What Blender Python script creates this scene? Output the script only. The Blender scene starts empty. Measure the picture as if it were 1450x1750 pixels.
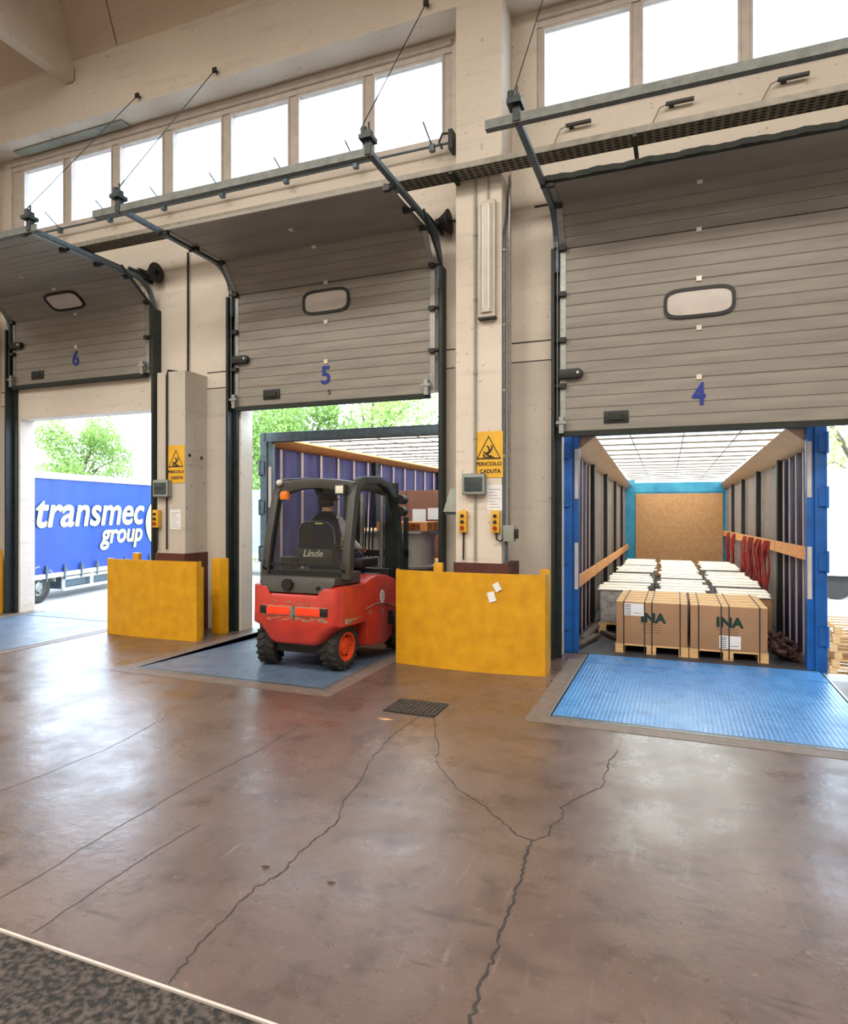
import bpy, bmesh, math, random
from mathutils import Vector, Matrix
random.seed(7)
R = math.radians
PI = math.pi
sc = bpy.context.scene
COL = sc.collection

# ---------------------------------------------------------------- camera, world, sun, added fill lights, exposure
cam_d = bpy.data.cameras.new('camera'); cam = bpy.data.objects.new('camera', cam_d); COL.objects.link(cam)
cam.location = (0, 0, 1.62)
cam.rotation_euler = (R(90), 0, .375)
cam_d.sensor_fit = 'VERTICAL'; cam_d.sensor_height = 35.0
cam_d.lens = 1100 / 1750 * 35.0
cam_d.shift_y = -3 / 1750
cam_d.clip_end = 500
sc.camera = cam
sc.view_settings.view_transform = 'Standard'; sc.view_settings.look = 'None'
sc.view_settings.gamma = 1; sc.view_settings.use_curve_mapping = False
sc.view_settings.exposure = 0.0

w = bpy.data.worlds.new('world'); sc.world = w; w.use_nodes = True
bg = w.node_tree.nodes['Background']
bg.inputs[0].default_value = (.68, .82, 1.0, 1); bg.inputs[1].default_value = 7.5
sun_d = bpy.data.lights.new('sun', 'SUN'); sun_d.energy = 3.0; sun_d.angle = R(1.5); sun_d.color = (1, .95, .86)
sun = bpy.data.objects.new('sun', sun_d); COL.objects.link(sun)
sun.rotation_euler = Vector((-.55, .50, -.66)).to_track_quat('-Z', 'Y').to_euler()
FILLS = [(-5.5, .6, 8.2), (1.5, .6, 8.2), (-5.5, -5, 8.2), (1.5, -5, 8.2), (8.5, -2, 8.2), (-13, -2, 8.2)]  # unseen area lights added overhead to brighten the hall
FILL_W = 530
for i, p in enumerate(FILLS):
    ld = bpy.data.lights.new('hall_fill', 'AREA'); ld.shape = 'RECTANGLE'; ld.size = 5; ld.size_y = 2.2
    ld.energy = FILL_W; ld.color = (1, .95, .88)
    lo = bpy.data.objects.new('hall_fill', ld); lo.location = p; COL.objects.link(lo)

# ---------------------------------------------------------------- materials
def lin(c):
    return tuple(((v / 255) / 12.92 if v / 255 <= .04045 else (((v / 255) + .055) / 1.055) ** 2.4) for v in c)
MC = {}
def M(name, rgb, rough=.55, metal=0, var=.12, scale=6, bump=0, bscale=None, rgb2=None, stretch=None, detail=6, coat=0, thr=None, trans=0, spec=.5):
    if name in MC: return MC[name]
    m = bpy.data.materials.new(name); m.use_nodes = True; nt = m.node_tree; N = nt.nodes; L = nt.links
    b = N['Principled BSDF']; c = lin(rgb)
    b.inputs['Roughness'].default_value = rough; b.inputs['Metallic'].default_value = metal
    b.inputs['Specular IOR Level'].default_value = spec
    if coat: b.inputs['Coat Weight'].default_value = coat
    tc = N.new('ShaderNodeTexCoord'); mp = N.new('ShaderNodeMapping'); L.new(tc.outputs['Object'], mp.inputs[0])
    if stretch: mp.inputs['Scale'].default_value = stretch
    no = N.new('ShaderNodeTexNoise'); no.inputs['Scale'].default_value = scale; no.inputs['Detail'].default_value = detail
    L.new(mp.outputs[0], no.inputs['Vector'])
    rp = N.new('ShaderNodeValToRGB'); lo, hi = thr or (.32, .68)
    rp.color_ramp.elements[0].position = lo; rp.color_ramp.elements[1].position = hi
    c2 = lin(rgb2) if rgb2 else tuple(min(1, v * (1 + var)) for v in c)
    c1 = c if rgb2 else tuple(v * (1 - var) for v in c)
    rp.color_ramp.elements[0].color = (*c1, 1); rp.color_ramp.elements[1].color = (*c2, 1)
    L.new(no.outputs['Fac'], rp.inputs[0]); L.new(rp.outputs[0], b.inputs['Base Color'])
    if bump:
        n2 = N.new('ShaderNodeTexNoise'); n2.inputs['Scale'].default_value = bscale or scale * 4; n2.inputs['Detail'].default_value = 5
        L.new(mp.outputs[0], n2.inputs['Vector'])
        bp = N.new('ShaderNodeBump'); bp.inputs['Strength'].default_value = bump; bp.inputs['Distance'].default_value = .02
        L.new(n2.outputs['Fac'], bp.inputs['Height']); L.new(bp.outputs[0], b.inputs['Normal'])
    if trans:
        out = N['Material Output']; tr = N.new('ShaderNodeBsdfTranslucent'); tr.inputs[0].default_value = (*c, 1)
        mx = N.new('ShaderNodeMixShader'); mx.inputs[0].default_value = trans
        L.new(b.outputs[0], mx.inputs[1]); L.new(tr.outputs[0], mx.inputs[2]); L.new(mx.outputs[0], out.inputs[0])
    MC[name] = m; return m

def glass_mat(name, tint, gloss=.05):
    m = bpy.data.materials.new(name); m.use_nodes = True; nt = m.node_tree; N = nt.nodes; L = nt.links
    t = N.new('ShaderNodeBsdfTransparent'); t.inputs[0].default_value = (*tint, 1)
    g = N.new('ShaderNodeBsdfGlossy'); g.inputs['Roughness'].default_value = .05
    mx = N.new('ShaderNodeMixShader'); mx.inputs[0].default_value = gloss
    L.new(t.outputs[0], mx.inputs[1]); L.new(g.outputs[0], mx.inputs[2])
    L.new(mx.outputs[0], N['Material Output'].inputs[0]); return m

def wall_mat(name, rgb, dirt, low=0.0):
    """painted concrete: blotches plus horizontal shutter-board streaks and grey grime"""
    m = bpy.data.materials.new(name); m.use_nodes = True; nt = m.node_tree; N = nt.nodes; L = nt.links
    b = N['Principled BSDF']; b.inputs['Roughness'].default_value = .75
    tc = N.new('ShaderNodeTexCoord')
    def noise(scale, st, det=8):
        mp = N.new('ShaderNodeMapping'); mp.inputs['Scale'].default_value = st; L.new(tc.outputs['Object'], mp.inputs[0])
        n = N.new('ShaderNodeTexNoise'); n.inputs['Scale'].default_value = scale; n.inputs['Detail'].default_value = det
        L.new(mp.outputs[0], n.inputs['Vector']); return n.outputs['Fac']
    def ramp(f, a, bb):
        r = N.new('ShaderNodeMapRange'); r.inputs[1].default_value = a; r.inputs[2].default_value = bb; L.new(f, r.inputs[0]); return r.outputs[0]
    def mix(f, c1, c2):
        x = N.new('ShaderNodeMixRGB'); L.new(f, x.inputs[0])
        for i, cc in ((1, c1), (2, c2)):
            if isinstance(cc, tuple): x.inputs[i].default_value = (*cc, 1)
            else: L.new(cc, x.inputs[i])
        return x.outputs[0]
    c = lin(rgb)
    base = mix(ramp(noise(.8, (1, 1, 1)), .3, .7), tuple(v * .92 for v in c), tuple(min(1, v * 1.06) for v in c))
    streak = ramp(noise(2.2, (.5, .5, 6)), .56, .80)
    base = mix(streak, base, tuple(v * .84 for v in c))
    spot = ramp(noise(14, (1, 1, 1.6)), .64, .76)
    base = mix(spot, base, lin(dirt))
    L.new(base, b.inputs['Base Color'])
    bp = N.new('ShaderNodeBump'); bp.inputs['Strength'].default_value = .25; bp.inputs['Distance'].default_value = .01
    L.new(noise(30, (1, 1, 1)), bp.inputs['Height']); L.new(bp.outputs[0], b.inputs['Normal'])
    return m

def floor_mat(name, cA, cB, rlo, rhi, spec=.5):
    m = bpy.data.materials.new(name); m.use_nodes = True; nt = m.node_tree; N = nt.nodes; L = nt.links
    b = N['Principled BSDF']; b.inputs['Specular IOR Level'].default_value = spec
    tc = N.new('ShaderNodeTexCoord')
    def noise(scale, st=(1, 1, 1), det=8, rot=0):
        mp = N.new('ShaderNodeMapping'); mp.inputs['Scale'].default_value = st; mp.inputs['Rotation'].default_value = (0, 0, rot); L.new(tc.outputs['Object'], mp.inputs[0])
        n = N.new('ShaderNodeTexNoise'); n.inputs['Scale'].default_value = scale; n.inputs['Detail'].default_value = det; n.inputs['Roughness'].default_value = .62
        L.new(mp.outputs[0], n.inputs['Vector']); return n.outputs['Fac']
    def ramp(f, a, bb, c=0, d=1):
        r = N.new('ShaderNodeMapRange'); r.inputs[1].default_value = a; r.inputs[2].default_value = bb
        r.inputs[3].default_value = c; r.inputs[4].default_value = d; L.new(f, r.inputs[0]); return r.outputs[0]
    def mix(f, c1, c2):
        x = N.new('ShaderNodeMixRGB'); L.new(f, x.inputs[0])
        for i, cc in ((1, c1), (2, c2)):
            if isinstance(cc, tuple): x.inputs[i].default_value = (*cc, 1)
            else: L.new(cc, x.inputs[i])
        return x.outputs[0]
    a, bb = lin(cA), lin(cB)
    base = mix(ramp(noise(.9), .34, .66), a, bb)
    base = mix(ramp(noise(5, (1, 1, 1)), .50, .72), base, tuple(v * .72 for v in a))
    base = mix(ramp(noise(3.0, (.6, 3.2, 1), 6, .5), .60, .76), base, tuple(v * .55 for v in a))
    base = mix(ramp(noise(26), .60, .74), base, tuple(v * 1.25 for v in bb))
    base = mix(ramp(noise(9, (.25, 4, 1), 8, .9), .62, .72), base, tuple(v * .62 for v in a))
    base = mix(ramp(noise(7, (5, .3, 1), 8, .3), .62, .74), base, tuple(v * 1.3 for v in bb))
    base = mix(ramp(noise(48, (1, 1, 1), 3), .66, .72), base, tuple(v * .35 for v in a))
    L.new(base, b.inputs['Base Color'])
    L.new(ramp(noise(2.4), .3, .7, rlo, rhi), b.inputs['Roughness'])
    bp = N.new('ShaderNodeBump'); bp.inputs['Strength'].default_value = .16; bp.inputs['Distance'].default_value = .01
    L.new(noise(16, (1, 1, 1), 8), bp.inputs['Height']); L.new(bp.outputs[0], b.inputs['Normal'])
    return m

m_wall = wall_mat('painted_concrete', (214, 202, 186), (150, 134, 118))
m_wall2 = wall_mat('bare_concrete', (192, 182, 168), (122, 110, 100))
m_ceil = wall_mat('roof_concrete', (196, 178, 158), (150, 132, 115))
m_floor = floor_mat('polished_floor', (86, 68, 59), (110, 91, 80), .20, .42, 1.0)
m_asph = M('rough_asphalt', (30, 27, 25), .8, 0, .4, 38, 1.0, 45, rgb2=(84, 74, 68), thr=(.42, .62))
m_fborder = M('new_concrete', (112, 98, 88), .5, 0, .2, 12, .1)
m_crack = M('crack_filler', (50, 45, 44), .7, 0, .3, 30)
m_joint = M('joint_line', (66, 58, 53), .6, 0, .3, 30)
m_steel = M('galvanised_steel', (150, 150, 146), .42, .75, .15, 20)
m_dsteel = M('dark_green_steel', (34, 42, 40), .5, .2, .3, 12)
m_bsteel = M('blue_grey_steel', (90, 104, 112), .45, .5, .2, 14)
m_black = M('black_plastic', (22, 20, 20), .5, 0, .2, 10)
m_rubber = M('tyre_rubber', (46, 42, 38), .85, 0, .3, 20, .3, 60)
m_panel = M('door_panel_paint', (141, 134, 123), .5, 0, .12, 3, .1, 40, stretch=(.5, 1, 4))
m_seal = M('door_seal_rubber', (40, 44, 38), .8, 0, .2, 10)
m_frame = M('window_frame_paint', (196, 184, 174), .5, 0, .08, 8)
m_yellow = M('yellow_paint', (214, 156, 16), .42, 0, .12, 7, rgb2=(196, 138, 12), bump=.08, bscale=60)
m_red = M('oxide_red_paint', (86, 44, 36), .6, 0, .2, 8)
m_numb = M('blue_number_paint', (28, 50, 142), .6)
m_white = M('white_paper', (226, 224, 222), .7, 0, .05, 20)
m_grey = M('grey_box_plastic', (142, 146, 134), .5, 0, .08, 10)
m_greywin = M('box_window', (62, 74, 74), .15, 0, .2, 6)
m_sign = M('yellow_sign', (226, 172, 48), .45, 0, .1, 6)
m_signink = M('sign_ink', (48, 36, 18), .6)
m_butt = M('button_yellow', (222, 170, 50), .5, 0, .1, 10)
m_redb = M('red_button', (150, 30, 20), .4)
m_wood = M('pallet_wood', (206, 166, 116), .75, 0, .2, 6, stretch=(1, 8, 8))
m_wood2 = M('orange_wood', (206, 140, 78), .7, 0, .2, 6, stretch=(8, 1, 8))
m_card = M('cardboard', (160, 122, 88), .8, 0, .08, 5)
m_card2 = M('brown_cardboard', (128, 84, 66), .8, 0, .08, 5)
m_cardtop = M('pale_cardboard_top', (240, 228, 212), .75, 0, .08, 8)
m_wrap = M('stretch_wrap', (176, 172, 168), .22, 0, .35, 7, .5, 20)
m_strap = M('black_strap', (38, 34, 32), .6)
m_ina = M('green_print', (10, 48, 38), .7)
m_print = M('grey_print', (120, 92, 66), .7)
m_levb = floor_mat('leveller_blue_steel', (64, 126, 186), (84, 146, 204), .22, .4)
m_levg = floor_mat('leveller_grey_steel', (84, 102, 124), (108, 124, 144), .25, .45)
m_osb = M('chipboard', (192, 142, 96), .8, 0, .12, 14, rgb2=(176, 126, 80))
m_tblue = M('trailer_blue_paint', (20, 88, 160), .4, 0, .15, 5)
m_tcyan = M('headboard_blue_paint', (24, 120, 158), .45, 0, .15, 3, rgb2=(60, 150, 176))
m_cnavy = M('navy_curtain', (44, 46, 76), .6, 0, .2, 4, trans=.25)
m_cgrey = M('greige_curtain', (150, 136, 124), .6, 0, .15, 4, trans=.35)
m_cpurp = M('violet_curtain', (84, 78, 124), .6, 0, .2, 3, trans=.3)
m_strapl5 = M('pinkish_webbing', (190, 164, 156), .7)
m_strapl = M('pale_webbing', (186, 160, 150), .7)
m_cant = M('cantrail_aluminium', (176, 146, 118), .4, .3, .1, 4)
m_roof = M('translucent_roof_sheet', (250, 246, 236), .7, 0, .02, 3, trans=.88)
m_bow = M('roof_bow', (118, 104, 88), .5, .4)
m_post = M('dark_stake', (26, 24, 24), .6)
m_tfloor = M('trailer_floor', (58, 56, 60), .6, 0, .3, 10)
m_redstrap = M('red_webbing', (150, 40, 34), .7, 0, .3, 20)
m_rag = M('brown_rag', (72, 46, 40), .9, 0, .5, 14, .6)
m_grime = M('dunnage_wood', (96, 80, 70), .85, 0, .3, 10)
m_fred = M('forklift_red', (200, 56, 36), .40, 0, .25, 5, thr=(.3, .75), rgb2=(164, 46, 34), bump=.06, coat=.2)
m_fblk = M('forklift_grey_plastic', (58, 56, 50), .5, 0, .15, 9)
m_frim = M('wheel_orange_red', (224, 76, 34), .45, 0, .12, 9)
m_scrape = M('scraped_paint', (150, 128, 104), .7, 0, .3, 30)
m_bright = M('reflector_red', (240, 66, 34), .3)
m_seat = M('seat_vinyl', (20, 20, 20), .45, 0, .2, 10)
m_amber = M('amber_lens', (226, 120, 30), .25)
m_lens = M('lamp_lens', (220, 214, 196), .15)
m_glass = glass_mat('clear_glass', (.93, .95, .96))
m_smoke = glass_mat('cab_glass', (.80, .82, .82))
m_port = M('milky_pane', (196, 184, 174), .25, 0, .08, 5)
m_skin = M('skin', (206, 150, 122), .55)
m_shirt = M('white_shirt', (214, 214, 220), .8, 0, .06, 12)
m_vest = M('navy_vest', (30, 32, 52), .85, 0, .2, 14)
m_jean = M('dark_trousers', (34, 38, 58), .85, 0, .2, 14)
m_cap = M('navy_cap', (18, 22, 36), .8)
m_leaf = [M('leaf_a', (138, 166, 88), .6, 0, .25, .7, trans=.45), M('leaf_b', (166, 190, 112), .6, 0, .25, .7, trans=.45), M('leaf_c', (104, 148, 66), .6, 0, .25, .7, trans=.45)]
m_bark = M('bark', (90, 76, 60), .9, 0, .3, 8)
m_yard = M('yard_concrete', (196, 194, 190), .8, 0, .1, .4)
m_tarpb = M('tarpaulin_blue', (34, 62, 136), .45, 0, .12, .8, stretch=(1, 1, .4))
m_logo = M('logo_cream', (250, 244, 130), .6)
m_bbox = M('box_fixture', (54, 54, 56), .5)
m_tray = M('cable_tray_steel', (134, 128, 116), .5, .3, .2, 10)
m_cone = M('spool_grey', (172, 164, 154), .5, .1, .12, 6)
m_cyan = M('container_light_blue', (158, 196, 212), .5, 0, .08, 1)
m_rail = M('weathered_rail_steel', (104, 106, 100), .6, .3, .2, 14)
m_fix = M('fixture_enamel', (196, 186, 168), .4, 0, .08, 6)

# ---------------------------------------------------------------- mesh builder
class MB:
    def __init__(s): s.v = []; s.f = []
    def add(s, vs, fs):
        o = len(s.v); s.v += [tuple(v) for v in vs]; s.f += [tuple(i + o for i in f) for f in fs]; return s
    def box(s, x0, x1, y0, y1, z0, z1, rot=None, c=None):
        vs = [(x, y, z) for x in (x0, x1) for y in (y0, y1) for z in (z0, z1)]
        fs = [(0, 1, 3, 2), (4, 6, 7, 5), (0, 4, 5, 1), (2, 3, 7, 6), (0, 2, 6, 4), (1, 5, 7, 3)]
        if rot:
            m = Matrix.Rotation(rot[0], 3, rot[1]); cc = Vector(c) if c else Vector(((x0 + x1) / 2, (y0 + y1) / 2, (z0 + z1) / 2))
            vs = [tuple(m @ (Vector(v) - cc) + cc) for v in vs]
        return s.add(vs, fs)
    def cbox(s, c, d, rot=None): return s.box(c[0] - d[0] / 2, c[0] + d[0] / 2, c[1] - d[1] / 2, c[1] + d[1] / 2, c[2] - d[2] / 2, c[2] + d[2] / 2, rot)
    def bar(s, p0, p1, w, h=None, up=(0, 0, 1)):
        h = h or w; p0, p1 = Vector(p0), Vector(p1); d = (p1 - p0).normalized(); u = Vector(up)
        if abs(d.dot(u)) > .98: u = Vector((0, 1, 0))
        a = d.cross(u).normalized(); b = a.cross(d)
        vs = [p + a * w / 2 * i + b * h / 2 * j for p in (p0, p1) for i, j in ((-1, -1), (1, -1), (1, 1), (-1, 1))]
        return s.add(vs, [(0, 3, 2, 1), (4, 5, 6, 7), (0, 1, 5, 4), (1, 2, 6, 5), (2, 3, 7, 6), (3, 0, 4, 7)])
    def tube(s, pts, r, n=8, cap=True):
        P = [Vector(p) for p in pts]; rs = r if isinstance(r, (list, tuple)) else [r] * len(P); rings = []
        ref = None
        for i, p in enumerate(P):
            d = (P[min(i + 1, len(P) - 1)] - P[max(i - 1, 0)]).normalized()
            if ref is None: ref = Vector((0, 0, 1)) if abs(d.z) < .9 else Vector((0, 1, 0))
            a = d.cross(ref).normalized(); b = a.cross(d).normalized(); ref = b
            rings.append([p + (a * math.cos(2 * PI * k / n) + b * math.sin(2 * PI * k / n)) * rs[i] for k in range(n)])
        vs = [v for ring in rings for v in ring]; fs = []
        for i in range(len(P) - 1):
            for k in range(n):
                fs.append((i * n + k, i * n + (k + 1) % n, (i + 1) * n + (k + 1) % n, (i + 1) * n + k))
        if cap: fs += [tuple(range(n))[::-1], tuple((len(P) - 1) * n + k for k in range(n))]
        return s.add(vs, fs)
    def cyl(s, p0, p1, r, n=16, r2=None): return s.tube([p0, p1], [r, r if r2 is None else r2], n)
    def lathe(s, prof, c, axis='z', n=24):
        """prof: (radius, height) pairs about an axis through c"""
        vs = []; fs = []; m = len(prof)
        for k in range(n):
            a = 2 * PI * k / n
            for r, h in prof:
                u, v = r * math.cos(a), r * math.sin(a)
                vs.append({'z': (c[0] + u, c[1] + v, c[2] + h), 'x': (c[0] + h, c[1] + u, c[2] + v), 'y': (c[0] + v, c[1] + h, c[2] + u)}[axis])
        for k in range(n):
            for i in range(m - 1):
                fs.append((k * m + i, ((k + 1) % n) * m + i, ((k + 1) % n) * m + i + 1, k * m + i + 1))
        return s.add(vs, fs)
    def prism(s, poly, a0, a1, axis='x'):
        """poly in the two other axes (y,z)/(x,z)/(x,y)"""
        def P(u, v, a): return {'x': (a, u, v), 'y': (u, a, v), 'z': (u, v, a)}[axis]
        n = len(poly); vs = [P(u, v, a0) for u, v in poly] + [P(u, v, a1) for u, v in poly]
        return s.add(vs, [tuple(range(n)), tuple(range(2 * n - 1, n - 1, -1))] + [(i, i + n, (i + 1) % n + n, (i + 1) % n) for i in range(n)])
    def loft(s, rings, closed=True, cap=True):
        n = len(rings[0]); vs = [v for r in rings for v in r]; fs = []
        for i in range(len(rings) - 1):
            for k in range(n if closed else n - 1):
                fs.append((i * n + k, i * n + (k + 1) % n, (i + 1) * n + (k + 1) % n, (i + 1) * n + k))
        if cap and closed: fs += [tuple(range(n))[::-1], tuple((len(rings) - 1) * n + k for k in range(n))]
        return s.add(vs, fs)
    def sphere(s, c, r, n=12, sq=(1, 1, 1)):
        prof = [(math.sin(PI * i / n), -math.cos(PI * i / n)) for i in range(n + 1)]
        vs = []; fs = []
        for k in range(n * 2):
            a = PI * k / n
            for rr, h in prof: vs.append((c[0] + rr * math.cos(a) * r * sq[0], c[1] + rr * math.sin(a) * r * sq[1], c[2] + h * r * sq[2]))
        m = n + 1
        for k in range(2 * n):
            for i in range(n): fs.append((k * m + i, ((k + 1) % (2 * n)) * m + i, ((k + 1) % (2 * n)) * m + i + 1, k * m + i + 1))
        return s.add(vs, fs)
    def build(s, name, mat, parent=None, base=None, bevel=0, smooth=True, local=False):
        """parent: verts are world coords unless local; without parent the origin goes to the bbox foot"""
        if parent is not None and not local:
            o = parent.get('_o'); o = Vector(o) if o else Vector((0, 0, 0)); vs = [Vector(v) - o for v in s.v]
        elif parent is None:
            if base is None:
                xs, ys, zs = zip(*s.v); base = ((min(xs) + max(xs)) / 2, (min(ys) + max(ys)) / 2, min(zs))
            vs = [Vector(v) - Vector(base) for v in s.v]
        else: vs = s.v
        me = bpy.data.meshes.new(name); me.from_pydata([tuple(v) for v in vs], [], s.f)
        bm = bmesh.new(); bm.from_mesh(me); bmesh.ops.remove_doubles(bm, verts=bm.verts, dist=1e-5)
        bmesh.ops.recalc_face_normals(bm, faces=bm.faces)
        if bevel:
            es = [e for e in bm.edges if len(e.link_faces) == 2 and e.calc_face_angle(0) > .6]
            bmesh.ops.bevel(bm, geom=es, offset=bevel, segments=2, affect='EDGES', profile=.6, clamp_overlap=True)
        bm.to_mesh(me); bm.free(); me.materials.append(mat)
        if smooth:
            for p in me.polygons: p.use_smooth = True
            try: me.set_sharp_from_angle(angle=R(35))
            except Exception: pass
        ob = bpy.data.objects.new(name, me); COL.objects.link(ob)
        if parent is not None:
            ob.parent = parent
            o = parent.get('_o')
            ob['_o'] = list(o) if o is not None else [0, 0, 0]
        else: ob.location = base; ob['_o'] = list(base)
        return ob

def tag(o, label=None, cat=None, group=None, kind=None):
    if label: o['label'] = label
    if cat: o['category'] = cat
    if group: o['group'] = group
    if kind: o['kind'] = kind
    return o
def thing(name, loc, label, cat, group=None, rz=0):
    o = bpy.data.objects.new(name, None); COL.objects.link(o); o.location = loc; o.rotation_euler = (0, 0, rz); o.empty_display_size = .1
    o['_o'] = list(loc)
    return tag(o, label, cat, group)
def struct(mb, name, mat, parent=None, base=(0, 0, 0), **k):
    o = mb.build(name, mat, parent, base=base, **k) if parent is None else mb.build(name, mat, parent, **k)
    if parent is None: o['kind'] = 'structure'
    return o
def copy_tree(o, parent=None):
    c = o.copy(); COL.objects.link(c)
    if parent is not None: c.parent = parent
    for ch in [x for x in o.children]: copy_tree(ch, c)
    return c
def text_obj(body, name, mat, parent, width, height, mw, depth=.004, shear=0, bold=0, local=False):
    """text mesh scaled to width x height, mw: matrix from text plane (x right, y up) to world (or parent local)"""
    cu = bpy.data.curves.new('t', 'FONT'); cu.body = body; cu.shear = shear; cu.extrude = 0.0; cu.align_x = 'LEFT'
    to = bpy.data.objects.new('t', cu); COL.objects.link(to)
    bpy.context.view_layer.update()
    me = bpy.data.meshes.new_from_object(to.evaluated_get(bpy.context.evaluated_depsgraph_get()))
    bpy.data.objects.remove(to)
    xs = [v.co.x for v in me.vertices]; ys = [v.co.y for v in me.vertices]
    sx = width / (max(xs) - min(xs)); sy = height / (max(ys) - min(ys))
    x0, y0 = min(xs), min(ys)
    bm = bmesh.new(); bm.from_mesh(me)
    for v in bm.verts: v.co = Vector(((v.co.x - x0) * sx, (v.co.y - y0) * sy, 0))
    if bold:
        src = bm.faces[:]; bb = bold * height
        for k in range(8):
            g = bmesh.ops.duplicate(bm, geom=src)['geom']; a = k * PI / 4
            bmesh.ops.translate(bm, vec=(bb * math.cos(a), bb * math.sin(a), .00002 * (k + 1)), verts=[q for q in g if isinstance(q, bmesh.types.BMVert)])
    r = bmesh.ops.extrude_face_region(bm, geom=bm.faces[:]); 
    for g in r['geom']:
        if isinstance(g, bmesh.types.BMVert): g.co.z += depth
    o = Vector(parent.get('_o')) if (parent is not None and not local) else Vector((0, 0, 0))
    for v in bm.verts: v.co = mw @ v.co - o
    bmesh.ops.recalc_face_normals(bm, faces=bm.faces)
    bm.to_mesh(me); bm.free(); me.materials.clear(); me.materials.append(mat)
    ob = bpy.data.objects.new(name, me); COL.objects.link(ob)
    if parent is not None: ob.parent = parent
    ob['_o'] = list(parent.get('_o')) if parent is not None else [0, 0, 0]
    return ob
def facing_cam(x, y, z):  # text plane facing -Y (towards the hall), origin lower-left
    return Matrix.Translation((x, y, z)) @ Matrix.Rotation(PI / 2, 4, 'X')

# ---------------------------------------------------------------- the hall: floor, walls, roof
YW, YO, GZ = 7.15, 7.40, -1.15
fl = MB()
PITS = [(-9.45, -7.25), (-5.18, -2.98), (-.93, 1.34)]
PY0, PY1 = 5.06, 7.40
fl.box(-16, 14, 1.72, PY0, -.3, 0)
xs = [-16] + [v for p in PITS for v in p] + [14]
for i in range(0, len(xs), 2): fl.box(xs[i], xs[i + 1], PY0, PY1, -.3, 0)
fl.box(-3.0, -2.98, PY0, PY1, -.3, 0)
floor = struct(fl, 'floor', m_floor)
struct(MB().box(-16, 14, -9, 1.706, -.3, -.004), 'asphalt', m_asph, floor)
struct(MB().box(-16, 14, 1.708, 1.718, -.3, .003), 'edge_angle', m_frame, floor)
dock = MB().box(-16, 14, PY1 - .35, PY1 - .001, GZ, -.301)
for a, b_ in PITS: dock.box(a, b_, PY0, PY1 - .36, -.9, -.85)
struct(dock, 'dock_front', m_wall2, floor)

def strip(pts, wd, name, mat):
    rings = []
    for i, p in enumerate(pts):
        p = Vector((*p, 0)); q = Vector((*pts[min(i + 1, len(pts) - 1)], 0)); o_ = Vector((*pts[max(i - 1, 0)], 0))
        d = (q - o_).normalized(); n_ = Vector((-d.y, d.x, 0)); ww = wd * (.6 + .8 * random.random()) if wd > .004 else wd
        rings.append([p - n_ * ww / 2, p + n_ * ww / 2])
    vs = [(v.x, v.y, .0015) for r_ in rings for v in r_]
    fs = [(2 * i, 2 * i + 1, 2 * i + 3, 2 * i + 2) for i in range(len(pts) - 1)]
    mb = MB(); mb.add(vs, fs); return struct(mb, name, mat, floor, smooth=False)
def jag(pts, amp=.011, n=7):
    out = []
    for a, b_ in zip(pts, pts[1:]):
        for k in range(n):
            t = k / n; out.append((a[0] + (b_[0] - a[0]) * t + random.uniform(-amp, amp) * (k > 0), a[1] + (b_[1] - a[1]) * t + random.uniform(-amp, amp) * (k > 0)))
    return out + [pts[-1]]
CR = [([(-1.76, 4.69), (-1.53, 4.16), (-1.45, 3.9), (-1.28, 3.67), (-1.19, 3.55), (-1.0, 3.41), (-.86, 3.28), (-.75, 3.16), (-.66, 3.13)], .0055),
      ([(-.38, 4.52), (-.41, 4.26), (-.41, 3.9), (-.52, 3.7), (-.59, 3.54), (-.56, 3.44), (-.6, 3.33), (-.6, 3.2), (-.66, 3.13)], .0055),
      ([(-.66, 3.13), (-.66, 2.99), (-.64, 2.84), (-.64, 2.65), (-.63, 2.46), (-.62, 2.3), (-.62, 2.18), (-.62, 2.07), (-.61, 1.95), (-.6, 1.73)], .011),
      ([(-1.9, 4.75), (-1.9, 4.22), (-1.87, 3.83), (-1.78, 3.52), (-1.74, 3.21), (-1.64, 2.92), (-1.66, 2.74), (-1.66, 2.6), (-1.65, 2.44), (-1.69, 2.3), (-1.67, 2.1), (-1.66, 1.91), (-1.62, 1.73)], .0055)]
for pts, wd in CR: strip(jag(pts), wd, 'crack', m_crack)
for pts, wd in [([(-3.66, 1.8), (-3.6, 3.26), (-3.71, 3.91)], .004), ([(-2.62, 1.74), (-2.66, 2.44), (-2.67, 3.09), (-2.63, 3.58), (-2.65, 4.2)], .004), ([(-2.3, 1.74), (-2.31, 2.24), (-2.29, 2.66)], .004)]:
    strip(jag(pts, .008), wd, 'joint', m_joint)
# lighter concrete borders and steel angles round the leveller pits
for i, (a, b_) in enumerate(PITS):
    bd = MB(); bw = .17
    bd.box(a - bw, b_ + bw, PY0 - bw, PY0 - .02, -.01, .003); bd.box(a - bw, a - .02, PY0 - .02, PY1 - .3, -.01, .003); bd.box(b_ + .02, b_ + bw, PY0 - .02, PY1 - .3, -.01, .003)
    struct(bd, 'pit_border', m_fborder, floor)
    an = MB(); an.box(a - .02, b_ + .02, PY0 - .02, PY0, -.05, .006); an.box(a - .02, a, PY0, PY1 - .02, -.3, .006); an.box(b_, b_ + .02, PY0, PY1 - .02, -.3, .006)
    struct(an, 'pit_angle', m_steel, floor)

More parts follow.
